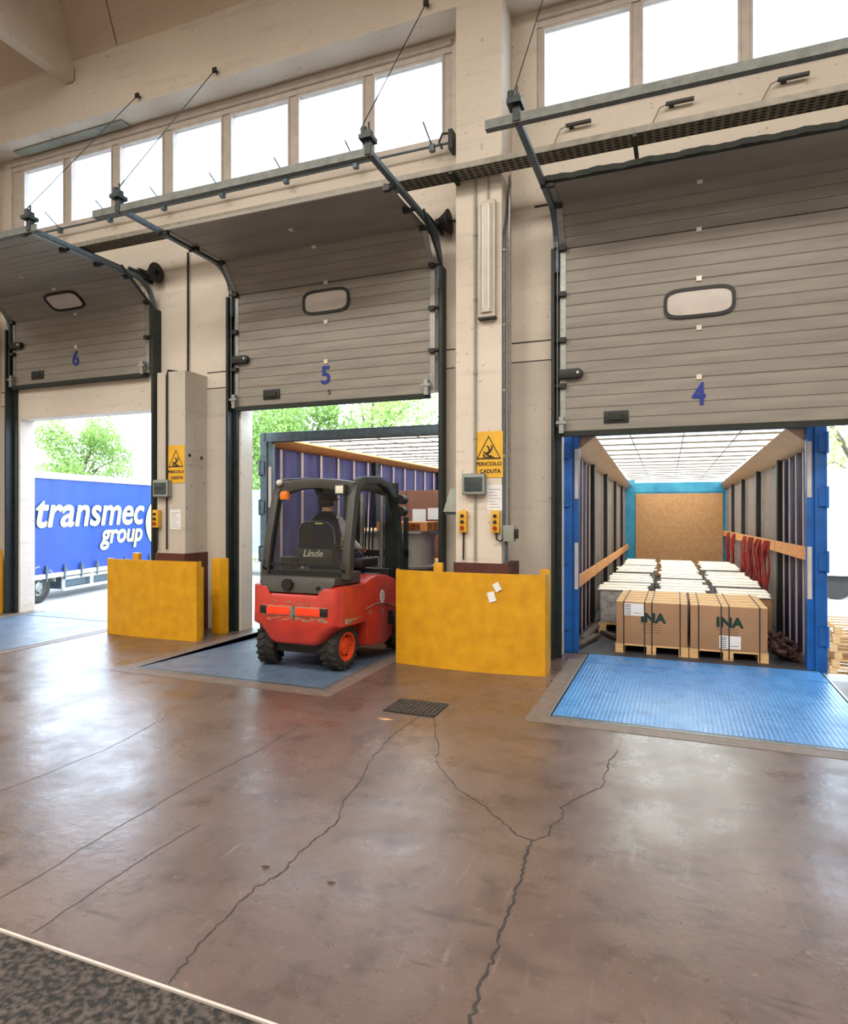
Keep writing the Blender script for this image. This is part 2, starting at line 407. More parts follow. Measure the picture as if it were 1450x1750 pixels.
# wall with door and window openings
DOORS = [(-9.70, -6.96), (-5.46, -2.63), (-1.20, 1.60), (3.1, 5.9)]
OH = 3.06
wl = MB()
xx = [-16] + [v for d_ in DOORS for v in d_] + [14]
for i in range(0, len(xx), 2): wl.box(xx[i], xx[i + 1], YW, YO, 0, OH)
wl.box(-16, 14, YW, YO, OH, 5.93)
WIN = [(-9.90, -2.46), (-1.46, 6.0)]
wx = [-16, -9.90, -2.46, -1.46, 6.0, 14]
for i in range(0, len(wx), 2): wl.box(wx[i], wx[i + 1], YW, YO, 5.93, 7.15)
wl.box(-16, 14, YW, YO, 7.15, 8.2)
wall = struct(wl, 'wall_front', m_wall)
# dark joint lines between wall panels beside the doors
gp = MB()
for a, b_ in ((-6.02, -5.6), (-1.76, -1.3), (-10.5, -9.92), (-2.62, -2.42)):
    gp.box(a, b_, YW - .004, YW, 3.50, 3.515); gp.box(a, b_, YW - .004, YW, 3.28, 3.295)
struct(gp, 'panel_joint', m_joint, wall)
lowc = MB()
for a, b_ in ((-6.02, -5.6), (-1.745, -1.32), (-2.62, -2.26), (-10.5, -9.92)): lowc.box(a, b_, YW - .006, YW, 0, 3.28)
struct(lowc, 'lower_panel', m_wall2, wall)
struct(MB().box(-16, -15.8, -9, YO, 0, 11.5), 'wall_left', m_wall)
struct(MB().box(13.8, 14, -9, YO, 0, 11.5), 'wall_right', m_wall)
struct(MB().box(-16, 14, -9.2, -9, 0, 11.5), 'wall_back', m_wall)
beam = MB().prism([(6.72, 7.16), (7.15, 7.19), (7.15, 8.2), (6.72, 8.2), (6.69, 7.98), (6.69, 7.93), (6.72, 7.90)], -16, 14, 'x')
beam_o = struct(beam, 'trim_1', m_wall)
struct(MB().box(-9.55, -7.35, 6.93, 7.08, 7.155, 7.172), 'slot_shade', m_grey, beam_o)  # grey plate for the beam recess, its shade put into the colour
# steep precast roof slabs above the beam, and ribs crossing the hall
ceil = MB()
sl = (6.69, 8.0); s2 = (5.45, 11.3)
nx = [-16 + k * 2.62 + .97 for k in range(-1, 12)]
for a, b_ in zip(nx, nx[1:]):
    ceil.prism([(sl[0], sl[1]), (s2[0], s2[1]), (s2[0] + .3, s2[1] + .1), (sl[0] + .3, sl[1])], max(a + .012, -16), min(b_ - .012, 14), 'x')
ceil.box(-16, 14, -9.2, 6.2, 11.3, 11.5)
ceiling = struct(ceil, 'ceiling', m_ceil)
struct(MB().prism([(sl[0] + .04, sl[1]), (s2[0] + .04, s2[1]), (s2[0] + .3, s2[1] + .1), (sl[0] + .3, sl[1])], -16, 14, 'x'), 'slab_joint', m_joint, ceiling)
for i, x in enumerate((-8.09, .16, 8.41)):
    struct(MB().prism([(x - .09, 7.73), (x + .09, 7.73), (x + .16, 9.6), (x + .3, 11.3), (x - .3, 11.3), (x - .16, 9.6)], -9, 6.70, 'y'), 'trim_%d' % (i + 2), m_wall)

# pilasters
pil = MB().box(-2.26, -1.745, 6.70, YW, 0, 8.0)
p1 = struct(pil, 'trim_5', m_wall)
struct(MB().box(-2.275, -1.66, 6.66, YW, 0, 1.05), 'painted_base', m_red, p1)
gap = MB(); gap.box(-2.272, -2.26, 7.1, YW, 1.05, 5.2)
struct(gap, 'panel_joint', m_joint, p1)
p2 = struct(MB().box(-6.49, -6.02, 6.72, YW, 0, 3.46), 'trim_6', m_wall2)
struct(MB().box(-6.505, -6.005, 6.69, YW, 0, 1.05), 'painted_base', m_red, p2)
ph = MB(); ph.cyl((-6.03, 6.80, 2.35), (-6.012, 6.80, 2.35), .022, 12); ph.cyl((-6.03, 7.03, 2.33), (-6.012, 7.03, 2.33), .02, 12)
struct(ph, 'bolt_hole', m_black, p2)
struct(MB().box(-10.62, -10.12, 6.70, YW, 0, 8.0), 'trim_7', m_wall)
struct(MB().box(6.0, 6.5, 6.70, YW, 0, 8.0), 'trim_8', m_wall)

# ---------------------------------------------------------------- windows
def window(n, x0, x1, panes, zt=6.98, zb=6.03):
    fr = MB(); y0, y1 = YW + .03, YW + .10
    fr.box(x0, x1, y0 - .02, y1, zt + .03, 7.15); fr.box(x0, x1, y0 - .02, y1, 5.93, zb - .02)
    fr.box(x0, x1, y0 - .06, y0 - .02, 7.08, 7.15)
    edges = [(x0, panes[0][0])] + [(a[1], b_[0]) for a, b_ in zip(panes, panes[1:])] + [(panes[-1][1], x1)]
    for a, b_ in edges: fr.box(a, b_, y0, y1, 5.98, 7.10)
    f = struct(fr, 'window_%d' % n, m_frame, base=(x0, YW, 5.93))
    for a, b_ in panes:
        sh = MB(); t = .025
        sh.box(a, b_, y0 - .015, y1, zt, zt + .03); sh.box(a, b_, y0 - .015, y1, zb - .02, zb)
        sh.box(a, a + t, y0 - .015, y1, zb, zt); sh.box(b_ - t, b_, y0 - .015, y1, zb, zt)
        struct(sh, 'sash', m_frame, f); struct(MB().box(a + .01, b_ - .01, y0 + .03, y0 + .036, zb, zt), 'pane', m_glass, f)
window(1, -9.90, -2.46, [(-9.65, -8.76), (-8.63, -7.78), (-7.65, -6.81), (-6.66, -5.78), (-5.66, -4.71), (-4.59, -3.62), (-3.50, -2.57)])
window(2, -1.46, 6.0, [(-1.40 + k * 1.04, -.45 + k * 1.04) for k in range(7)])

# ---------------------------------------------------------------- sectional doors
def path(sv):  # height along the leaf path -> (y, z)
    r = .33
    if sv <= 4.5: return 7.07, sv
    L_ = r * PI / 2
    if sv <= 4.5 + L_:
        a = (sv - 4.5) / r; return 7.07 - r * (1 - math.cos(a)), 4.5 + r * math.sin(a)
    return 7.07 - r - (sv - 4.5 - L_), 4.83
NUMS = {6: '6', 5: '5', 4: '4'}
def sectional_door(no, x0, x1, zb, label, npan=6):
    xc = (x0 + x1) / 2
    t = thing('sectional_door', (xc, 7.0, zb), label, 'door', 'raised sectional loading doors')
    ph_ = .497
    for k in range(npan):
        a = path(zb + k * ph_ + .0006); b_ = path(zb + (k + 1) * ph_ - .0006)
        A = Vector((0, *a)); B = Vector((0, *b_)); d = (B - A); Ln = d.length; d.normalize(); nrm = Vector((0, -d.z, d.y))  # towards the hall
        if k < 4 or zb + k * ph_ < 4.55:
            pass
        prof = []
        ribs = 4 if k != 5 else 2
        for q in range(ribs):
            u0, u1 = q / ribs, (q + 1) / ribs
            prof += [(u0, -.007), (u0 + .018, 0), (u0 + .10, .001), (u1 - .10, .001), (u1 - .018, 0), (u1 - .0005, -.007)]
        pts = [A + d * (u * Ln) + nrm * h for u, h in prof] + [B - nrm * .04, A - nrm * .04]
        mb = MB(); mb.prism([(p.y, p.z) for p in pts], x0, x1, 'x')
        po = mb.build('panel', m_panel, t)
        # end stiles, hinges and rollers
        for sx, xe in ((1, x0), (-1, x1 + .07)):
            st = MB(); c0 = A + nrm * .004; c1 = B + nrm * .004
            st.bar((xe + sx * .035, c0.y, c0.z), (xe + sx * .035, c1.y, c1.z), .06, .008, (0, nrm.y, nrm.z))
            st.build('end_stile', m_steel, po)
            hb = MB(); hc = B + nrm * .03
            hb.bar((xe + sx * .0, hc.y, hc.z), (xe + sx * .07, hc.y, hc.z), .05, .05, (0, d.y, d.z)); hb.cyl((xe - sx * .06, hc.y, hc.z), (xe, hc.y, hc.z), .022, 10)
            hb.build('roller_hinge', m_black, po)
        if k < npan - 1:
            cb = MB(); hc = B + nrm * .008
            cb.bar((xc - .025, hc.y, hc.z), (xc + .025, hc.y, hc.z), .05, .012, (0, nrm.y, nrm.z)); cb.build('centre_hinge', m_lens, po)
        if k == 2:  # porthole
            c = A + d * (Ln * .52) + nrm * .006; hw, hh = .335, .155; n = 32
            def oval(hw, hh, off):
                out = []
                for i in range(n):
                    a_ = 2 * PI * i / n; ca, sa = math.cos(a_), math.sin(a_)
                    ux = hw * math.copysign(abs(ca) ** .42, ca); uz = hh * math.copysign(abs(sa) ** .55, sa)
                    p = c + d * uz + nrm * off; out.append((xc + ux, p.y, p.z))
                return out
            fr = MB(); fr.loft([oval(hw, hh, -.01), oval(hw, hh, .016), oval(hw - .032, hh - .032, .016), oval(hw - .032, hh - .032, -.01)], cap=False)
            wf = fr.build('window_frame', m_black, po)
            pn = MB(); pn.loft([oval(hw - .025, hh - .025, -.004), oval(hw - .025, hh - .025, .003)]); pn.build('pane', m_port, wf)
    a = path(zb)
    MB().box(x0, x1, a[0] - .03, a[0] + .04, zb - .05, zb + .004).build('bottom_seal', m_seal, t)
    # number, handle, latch
    text_obj(str(no), 'door_number', m_numb, t, .115, .215, facing_cam(xc - .06, 7.063, zb + .22), .003, 0, .03)
    h = MB(); h.box(xc - .93, xc - .68, 7.05, 7.066, zb + .075, zb + .20); hh = h.build('handle_plate', m_black, t, bevel=.004)
    MB().box(xc - .88, xc - .73, 7.035, 7.05, zb + .10, zb + .175).build('grip_recess', m_seal, hh, bevel=.005)
    la = MB(); la.prism([(x0 + .0, zb + .57), (x0 + .22, zb + .57), (x0 + .25, zb + .60), (x0 + .25, zb + .64), (x0 + .22, zb + .67), (x0 + .0, zb + .67)], 7.0, 7.055, 'y')
    lo = la.build('side_latch', m_black, t, bevel=.006); MB().cyl((x0 + .2, 6.99, zb + .625), (x0 + .2, 7.0, zb + .625), .014, 10).build('knob', m_lens, lo)
    for sx, xe in ((-1, x0 - .035), (1, x1 + (.135 if no == 5 else .155))):
        # vertical angle, curve, horizontal rail
        tr = MB()
        tr.box(xe - .04, xe + .045, 7.10, YW - .002, 0, 4.45)
        tr.box(xe - .018 + sx * .03, xe + .018 + sx * .03, 6.99, 7.12, 0, 4.45)
        tr.build('vertical_track', m_dsteel, t)
        P = [(xe + sx * .0, 7.05, 4.2)]
        for k in range(9):
            a_ = PI / 2 * k / 8; P.append((xe, 7.05 - .36 * (1 - math.cos(a_)), 4.46 + .36 * math.sin(a_)))
        P.append((xe, 5.2, 4.83))
        rl = MB()
        for p, q in zip(P, P[1:]): 
            rl.bar(p, q, .045, .055, (1, 0, 0))
        rl.build('curved_track', m_bsteel, t)
        gu = MB(); gu.box(xe - .012, xe + .012, 6.6, YW, 4.86, 4.90)
        gu.bar((xe + sx * .03, 7.1, 4.4), (xe + sx * .03, 6.45, 4.86), .02, .035) if sx > 0 else gu.box(xe, xe + .02, 7.0, 7.1, 4.84, 4.9); gu.build('track_brace', m_dsteel, t)
        bk = MB(); bk.box(xe - .03, xe + .03, 5.16, 5.22, 4.80, 5.02); bk.box(xe - .07, xe + .05, 5.12, 5.26, 4.93, 4.97); bk.cyl((xe - .05, 5.19, 4.99), (xe - .05, 5.19, 5.06), .03, 10); bk.cyl((xe, 5.19, 4.78), (xe, 5.19, 5.1), .01, 8)
        bk.build('hanger_bracket', m_dsteel, t)
    dr = MB(); xe = x1 + .24
    dr.lathe([(.03, -.12), (.055, -.12), (.06, -.08), (.075, -.04), (.095, 0), (.135, .02), (.14, .035), (.03, .04)], (xe, 6.98, 4.93), 'x', 20)
    dr.cyl((x0 - .26, 6.98, 4.93), (xe + .11, 6.98, 4.93), .013, 8)
    for k in range(6): dr.lathe([(.06 + .012 * k, -.08 + .018 * k), (.068 + .012 * k, -.072 + .018 * k), (.06 + .012 * k, -.064 + .018 * k)], (xe, 6.98, 4.93), 'x', 16)
    dr.box(x1 + .0, x1 + .05, 6.9, YW, 4.86, 5.0)
    dr.build('cable_drum', m_black, t)
    cb = MB()
    for xe in (x0 - .02, x1 + .02): cb.tube([(xe, 7.02, zb + .05), (xe, 7.02, 4.85)], .004, 6)
    cb.build('lift_cable', m_steel, t)
    fb = MB()
    for xe in (x0, x1 - .05): fb.box(xe, xe + .05, 7.0, 7.06, zb - .02, zb + .16); fb.box(xe - .03, xe + .08, 6.99, 7.01, zb + .08, zb + .11)
    fb.build('bottom_bracket', m_steel, t)
    return t
sectional_door(6, -9.75, -7.03, 3.57, 'raised grey sectional door numbered 6, leftmost, porthole tilted overhead')
sectional_door(5, -5.50, -2.71, 2.99, 'raised grey sectional door numbered 5 above the forklift')
d4 = sectional_door(4, -1.19, 1.60, 2.47, 'half-raised grey sectional door numbered 4 above the open trailer of INA boxes')
# ruffled top seal of door 4
rs = MB(); n = 60; ringA = []
yt, zt = path(2.47 + 6 * .497)
for k in range(n + 1):
    x = -1.22 + 2.84 * k / n; dz = .006 * math.sin(k * .7) + .004 * math.sin(k * 1.9)
    ringA.append([(x, yt + .02, zt - .01), (x, yt - .05, zt - .015 + dz), (x, yt - .055, zt + .035 + dz), (x, yt + .02, zt + .04)])
rs.loft(ringA); rs.build('top_seal', m_seal, d4)
text_obj('5', 'small_number', m_joint, bpy.data.objects['sectional_door.001'], .045, .06, facing_cam(-4.08, 7.063, 3.07), .002)

# angle rails carrying the track ends, and the wires that hang them
def angle_rail(x0, x1, label):
    mb = MB(); mb.box(x0, x1, 5.17, 5.176, 4.79, 4.865); mb.box(x0, x1, 5.176, 5.235, 4.79, 4.796)
    return tag(mb.build('angle_rail', m_rail, bevel=0), label, 'rail', 'steel angle rails hanging in front of the windows')
angle_rail(-1.49, 6.2, 'hanging steel angle rail above door 4, right of the pilaster')
angle_rail(-5.90, -2.53, 'hanging steel angle rail above door 5, below the long window')
angle_rail(-10.2, -6.75, 'hanging steel angle rail above door 6 at the far left')
for (xa, ya, za), (xb, yb, zb_), lb in [((-6.97, 5.19, 5.05), (-6.79, 6.69, 7.22), 'thin wire from the beam to the track end of door 6'),
                                       ((-5.55, 5.19, 5.05), (-5.50, 6.69, 7.24), 'thin wire from the beam to the left track end of door 5'),
                                       ((-2.66, 5.19, 5.05), (-2.60, 6.69, 7.26), 'thin wire from the beam to the right track end of door 5'),
                                       ((-1.25, 5.19, 5.05), (-1.18, 6.69, 7.26), 'thin wire from the beam down to the left track end of door 4')]:
    th = thing('hanger_wire', (xb, yb, zb_), lb, 'wire', 'wires holding the door tracks')
    MB().tube([(xb, yb - .02, zb_), (xa, ya, za)], .005, 6).build('wire', m_black, th)
    h = MB(); h.cyl((xb, yb + .02, zb_), (xb, yb - .03, zb_), .018, 8); h.box(xb - .03, xb + .03, yb - .035, yb - .015, zb_ - .03, zb_ + .03); h.build('hook', m_rubber, th)

# window shaft with cranks along the sill
sh = thing('window_shaft', (-6, 7.02, 5.86), 'thin steel window-opening shaft with cranks along the long window sill', 'shaft')
MB().tube([(-9.9, 7.02, 5.86), (-2.42, 7.02, 5.86)], .014, 8).build('rod', m_bsteel, sh)
for k in range(7):
    x = -8.66 + k * 1.0
    cr = MB(); cr.bar((x, 7.02, 5.86), (x - .02, 6.78, 6.02), .016, .010); cr.box(x - .03, x + .03, 6.99, 7.05, 5.80, 5.88); cr.build('crank', m_bsteel, sh)
eb = MB(); eb.box(-2.44, -2.39, 6.95, 7.12, 5.76, 5.98); eb.tube([(-2.41, 6.98, 5.94), (-2.52, 6.98, 5.96), (-2.57, 7.0, 5.88), (-2.53, 7.0, 5.80)], .014, 8); eb.build('end_bracket', m_dsteel, sh)

# cable tray running along the whole wall
ct = thing('cable_tray', (-1.5, 6.54, 5.2), 'long perforated steel cable tray crossing the pilaster above the doors', 'cable tray')
tb = MB(); y0, y1 = 6.42, 6.66
tb.box(-12, 8, y0, y0 + .003, 5.20, 5.26); tb.box(-12, 8, y1 - .003, y1, 5.20, 5.30)
x = -12
bars = [y0 + .003, y0 + .045, y0 + .09, y0 + .135, y0 + .18, y1 - .003]
for a, b_ in zip(bars[::1], bars[1:]): tb.box(-12, 8, a, a + .018, 5.200, 5.203)
k = 0
while x < 8:
    tb.box(x, x + .03, y0, y1, 5.2035, 5.206); x += .075
tb.build('tray', m_tray, ct)
tl = MB(); tl.box(-12, 8, y0 + .01, y1 - .01, 5.2075, 5.24); tl.build('cables', m_black, ct)
for x in (-9.8, -7.6, -5.0, -2.25, -.4, 1.8): MB().box(x, x + .04, y0, 6.698 if x == -2.25 else YW - .001, 5.17, 5.196).build('bracket', m_dsteel, ct)
for x, lb in ((-1.13, 'small dark bar fitting under the right windows, nearest the pilaster'), (-.11, 'small dark bar fitting under the right windows, middle one'), (.91, 'small dark bar fitting under the right windows, at the right frame edge')):
    th = thing('window_actuator', (x, 7.0, 5.78), lb, 'fitting', 'bar fittings under the right windows')
    MB().box(x, x + .27, 7.06, 7.11, 5.79, 5.815).build('body', m_bbox, th, bevel=.005)
    MB().tube([(x + .01, 7.08, 5.80), (x - .06, 7.09, 5.78), (x - .13, 7.12, 5.66), (x - .14, 7.14, 5.57)], .006, 6).build('cable', m_tray, th)
    bk2 = MB().box(x + .03, x + .08, 7.10, YW, 5.79, 5.81); bk2.build('bracket', m_dsteel, th)

# ---------------------------------------------------------------- conduits and fittings on the pilasters
def conduit(pts, r, label, mat=m_steel, name='conduit', clips=()):
    th = thing(name, pts[-1], label, 'conduit', 'conduits on the pilasters')
    MB().tube(pts, r, 10).build('pipe', mat, th)
    if clips:
        for (x, y, z) in clips: c = MB(); c.cyl((x, y, z - .012), (x, y, z + .012), r * 1.45, 10); c.box(x - r * 1.2, x + r * 1.2, y, y + r * 1.6, z - .01, z + .01); c.build('clip', m_grey, th)
    return th
conduit([(-2.035, 6.68, 5.22), (-2.035, 6.68, 2.01)], .014, 'grey conduit dropping to the fuse box on the tall pilaster', m_grey, clips=[(-2.035, 6.68, z) for z in (4.6, 3.9, 3.1, 2.4)])
conduit([(-2.035, 6.68, 1.79), (-2.035, 6.68, 1.07)], .011, 'thin grey conduit below the fuse box on the tall pilaster', m_grey)
conduit([(-1.715, 6.95, 5.25), (-1.73, 6.9, 4.9), (-1.725, 6.75, 4.6), (-1.722, 6.72, 4.4), (-1.722, 6.72, 1.46)], .016, 'dark conduit down the right edge of the tall pilaster', m_bsteel, clips=[(-1.722, 6.72, z) for z in (4.4, 3.6, 2.9, 2.2)])
conduit([(-1.688, 6.82, 5.25), (-1.688, 6.80, 4.3), (-1.688, 6.80, 1.46)], .013, 'second thinner conduit beside it on the tall pilaster', m_steel)
conduit([(-1.70, 6.72, 1.29), (-1.70, 6.72, .1)], .018, 'dark conduit from the junction box to the floor', m_bsteel)
conduit([(-2.29, 7.12, 5.25), (-2.29, 7.12, 1.98)], .010, 'dark cable pipe at the left edge of the tall pilaster', m_rubber)
conduit([(-6.33, 7.12, 5.2), (-6.33, 7.12, 3.49)], .014, 'rusty conduit rising above the grey concrete casing', m_rubber)
conduit([(-6.10, 7.0, 3.475), (-6.31, 6.72, 3.48), (-6.31, 6.70, 3.40), (-6.31, 6.70, 2.02)], .014, 'rusty conduit dropping to the fuse box on the grey concrete casing', m_rubber)
conduit([(-6.31, 6.70, 1.79), (-6.31, 6.70, 1.1)], .011, 'thin rusty conduit under the left fuse box', m_rubber)

lf = thing('wall_lamp', (-1.89, 6.69, 3.68), 'upright fluorescent lamp fixture on the tall pilaster', 'lamp')
MB().box(-1.985, -1.80, 6.63, 6.70, 3.68, 4.93).build('housing', m_fix, lf, bevel=.008)
g = MB(); g.prism([(-1.965, 6.63), (-1.93, 6.60), (-1.855, 6.60), (-1.82, 6.63)], 3.73, 4.88, 'z'); g.build('diffuser', m_fix, lf)
tb_ = MB()
for x in (-1.925, -1.86): tb_.cyl((x, 6.605, 3.76), (x, 6.605, 4.85), .012, 10)
tb_.build('tube', m_white, lf)
MB().box(-1.99, -1.795, 6.625, 6.70, 3.665, 3.685).build('end_cap', m_dsteel, lf)
MB().tube([(-1.89, 6.68, 4.93), (-1.89, 6.68, 5.2)], .009, 8).build('feed_pipe', m_grey, lf)

def fuse_box(x, y, z, label):
    th = thing('fuse_box', (x, y, z), label, 'fuse box', 'grey fuse boxes with clear lids')
    b_ = MB().box(x - .125, x + .125, y - .09, y, z, z + .22).build('box', m_grey, th, bevel=.01)
    MB().box(x - .10, x + .10, y - .10, y - .088, z + .035, z + .185).build('window', m_greywin, b_, bevel=.004)
    MB().box(x - .06, x + .06, y - .104, y - .099, z + .09, z + .125).build('switches', m_bbox, b_)
    MB().box(x - .13, x + .13, y - .075, y - .068, z - .004, z + .224).build('rim', m_bsteel, th)
fuse_box(-2.035, 6.70, 1.79, 'grey fuse box with clear window on the tall pilaster')
fuse_box(-6.36, 6.72, 1.80, 'grey fuse box with clear window on the grey concrete casing')

def button_box(x, y, z, label, tail):
    th = thing('button_box', (x, y, z), label, 'control', 'yellow push-button boxes')
    b_ = MB().box(x - .045, x + .045, y - .07, y, z, z + .235).build('box', m_butt, th, bevel=.01)
    for k, mt in enumerate((m_redb, m_black, m_black)):
        MB().cyl((x, y - .09, z + .05 + .065 * k), (x, y - .069, z + .05 + .065 * k), .022 if k == 0 else .018, 14).build('button', mt, b_)
    MB().tube(tail, .010, 8).build('cable', m_rubber, th)
button_box(-2.165, 6.70, 1.38, 'yellow push-button box left of the fuse-box conduit, tall pilaster', [(-2.165, 6.68, 1.38), (-2.165, 6.67, 1.08)])
button_box(-1.80, 6.70, 1.38, 'yellow push-button box beside the junction box, tall pilaster', [(-1.80, 6.67, 1.39), (-1.79, 6.66, 1.31), (-1.75, 6.66, 1.29), (-1.70, 6.68, 1.33)])
button_box(-6.455, 6.71, 1.39, 'yellow push-button box hanging at the left edge of the grey concrete casing', [(-6.455, 6.69, 1.39), (-6.45, 6.68, 1.08)])
jb = thing('junction_box', (-1.66, 6.70, 1.30), 'small grey junction box on the right edge of the tall pilaster', 'junction box')
MB().box(-1.715, -1.60, 6.64, 6.76, 1.29, 1.46).build('box', m_grey, jb, bevel=.008)
MB().box(-1.598, -1.57, 6.66, 6.74, 1.32, 1.42).build('gland', m_black, jb, bevel=.004)
wlm = thing('bulkhead_lamp', (-2.33, 6.95, 1.6), 'grey hooded wall lamp on the left side of the tall pilaster', 'lamp')
hd = MB(); hd.loft([[(-2.27, 6.78, 1.86), (-2.27, 6.92, 1.86), (-2.36, 6.92, 1.86), (-2.36, 6.78, 1.86)], [(-2.26, 6.72, 1.60), (-2.26, 6.96, 1.60), (-2.42, 6.96, 1.60), (-2.42, 6.72, 1.60)]])
hd.build('hood', m_grey, wlm, bevel=.008)
MB().box(-2.40, -2.27, 6.74, 6.94, 1.57, 1.60).build('lens', m_greywin, wlm)
MB().box(-2.31, -2.262, 6.82, 6.90, 1.92, 2.10).build('switch', m_fix, wlm, bevel=.005)
MB().tube([(-2.285, 6.86, 1.92), (-2.285, 6.86, 1.85)], .008, 8).build('cable', m_rubber, wlm)
MB().tube([(-2.29, 6.86, 1.57), (-2.29, 6.86, 1.06)], .008, 8).build('lower_cable', m_rubber, wlm)

def falling_sign(x, y, z, wd, ht, label):
    th = thing('warning_sign', (x + wd / 2, y, z), label, 'sign', 'yellow fall-hazard signs')
    pl = MB().box(x, x + wd, y - .006, y, z, z + ht).build('plate', m_sign, th)
    cx, tz = x + wd * .5, z + ht
    def tri(s_): 
        h_ = wd * .44 * s_; cz = tz - ht * .385
        return [(cx - h_, cz - h_ * .78), (cx + h_, cz - h_ * .78), (cx, cz + h_ * 1.05)]
    tr = MB(); o1 = [(a, y - .009, b_) for a, b_ in tri(1)]; o2 = [(a, y - .009, b_) for a, b_ in tri(.86)]
    tr.add(o1 + o2, [(0, 1, 4, 3), (1, 2, 5, 4), (2, 0, 3, 5)]); tr.build('triangle', m_signink, pl, smooth=False)
    mn = MB(); q = wd / .31; cz = tz - ht * .44
    def L_(a, b_, w_=.016): mn.bar((cx + a[0] * q, y - .009, cz + a[1] * q), (cx + b_[0] * q, y - .009, cz + b_[1] * q), w_ * q, .003, (0, 1, 0))
    mn.cyl((cx - .052 * q, y - .011, cz - .036 * q), (cx - .052 * q, y - .007, cz - .036 * q), .012 * q, 12)
    L_((-.03, -.028), (.012, .0), .026); L_((.012, 0), (.0, .045)); L_((0, .045), (-.018, .06)); L_((.012, 0), (.04, .035)); L_((.04, .035), (.03, .065)); L_((-.02, -.03), (.015, -.05)); L_((.015, -.05), (.035, -.045)); L_((-.03, -.02), (-.055, .0)); L_((-.06, -.055), (.06, -.058), .008)
    mn.build('falling_figure', m_signink, pl)
    text_obj('PERICOLO', 'lettering', m_signink, pl, wd * .9, ht * .075, facing_cam(x + wd * .05, y - .006, z + ht * .26), .002, 0, .05)
    text_obj('CADUTA', 'lettering', m_signink, pl, wd * .72, ht * .08, facing_cam(x + wd * .20, y - .006, z + ht * .10), .002, 0, .05)
falling_sign(-2.045, 6.70, 1.97, .315, .50, 'yellow PERICOLO CADUTA warning sign on the tall pilaster')
falling_sign(-6.31, 6.72, 1.98, .285, .50, 'yellow PERICOLO CADUTA warning sign on the grey concrete casing')
def notice(x, y, z, wd, ht, label):
    th = thing('paper_notice', (x, y, z), label, 'paper', 'faded paper notices')
    pp = MB().box(x, x + wd, y - .003, y, z, z + ht).build('sheet', m_white, th)
    tx = MB()
    for k in range(7): tx.box(x + .02, x + wd - .02 - .03 * (k % 3), y - .004, y - .003, z + ht * (.1 + .12 * k), z + ht * (.1 + .12 * k) + .006)
    tx.build('print', m_grey, pp)
notice(-1.905, 6.70, 1.62, .165, .27, 'faded white notice under the sign on the tall pilaster')
notice(-6.27, 6.72, 1.37, .18, .26, 'faded white notice under the fuse box on the grey concrete casing')

# ---------------------------------------------------------------- yellow guards and bollards
def guard(pts, h, label, posts, name='column_guard'):
    """folded sheet standing in front of a column; pts is its plan line"""
    n = len(pts); cx = sum(p[0] for p in pts) / n
    t = thing(name, (cx, pts[n // 2][1], 0), label, 'guard', 'yellow column guards')
    mb = MB(); P = [Vector((*p, 0)) for p in pts]; rings = []
    for i, p in enumerate(P):
        d = (P[min(i + 1, n - 1)] - P[max(i - 1, 0)]).normalized(); nn = Vector((-d.y, d.x, 0)) * .006
        a, b_ = p - nn, p + nn
        rings.append([(a.x, a.y, 0), (b_.x, b_.y, 0), (b_.x, b_.y, h), (a.x, a.y, h)])
    mb.loft(rings); mb.build('sheet', m_yellow, t)
    for (x, y, hh) in posts:
        MB().box(x - .05, x + .05, y - .03, y + .03, 0, hh).build('post', m_yellow, t, bevel=.008)
    return t
def arc(x0, x1, y, bulge, n=16): return [(x0 + (x1 - x0) * k / n, y - bulge * math.sin(PI * k / n)) for k in range(n + 1)]
g1 = guard([(-2.82, 6.42), (-2.80, 6.33)] + arc(-2.78, -1.20, 6.26, .07) + [(-1.19, 6.34), (-1.20, 6.50)], .99, 'yellow curved steel guard in front of the tall pilaster', [(-2.37, 6.45, 1.06), (-1.25, 6.55, 1.02)])
g2 = guard([(-7.06, 6.52), (-7.03, 6.42)] + arc(-6.98, -5.52, 6.36, .03) + [(-5.52, 6.44)], .985, 'yellow flat steel guard in front of the grey concrete casing', [(-6.62, 6.50, 1.06), (-5.62, 6.52, .9)])
tp = MB(); 
for (dx, dz, w_, h_, a_) in ((0, 0, .065, .085, .5), (-.055, -.10, .075, .10, .3)):
    tp.box(-1.66 + dx - w_ / 2, -1.66 + dx + w_ / 2, 6.185, 6.190, .86 + dz - h_ / 2, .86 + dz + h_ / 2, rot=(-a_, 'Y'))
tp.build('torn_label', m_white, g1)
def bollard(x, y, h, label):
    t = MB(); t.prism([(x - .10, y), (x + .045, y - .02), (x + .10, y + .10), (x - .05, y + .12)], 0, h, 'z')
    tag(t.build('bollard', m_yellow, bevel=.012), label, 'bollard', 'yellow steel bollards beside the doors')
bollard(-5.60, 6.85, .99, 'yellow steel bollard at the left side of door 5')
bollard(-9.98, 6.90, .99, 'yellow steel bollard at the left edge of the picture')

# floor grate
gt = thing('floor_grate', (-1.98, 4.9, 0), 'rusty grid drain cover set in the concrete floor', 'drain cover')
MB().box(-2.21, -1.77, 4.71, 5.06, .001, .004).build('backing', m_black, gt)
gb = MB()
for k in range(12): gb.box(-2.21 + k * .0382, -2.195 + k * .0382, 4.71, 5.06, .004, .010)
for k in range(10): gb.box(-2.21, -1.775, 4.71 + k * .037, 4.722 + k * .037, .005, .011)
gb.build('bars', m_joint, gt)
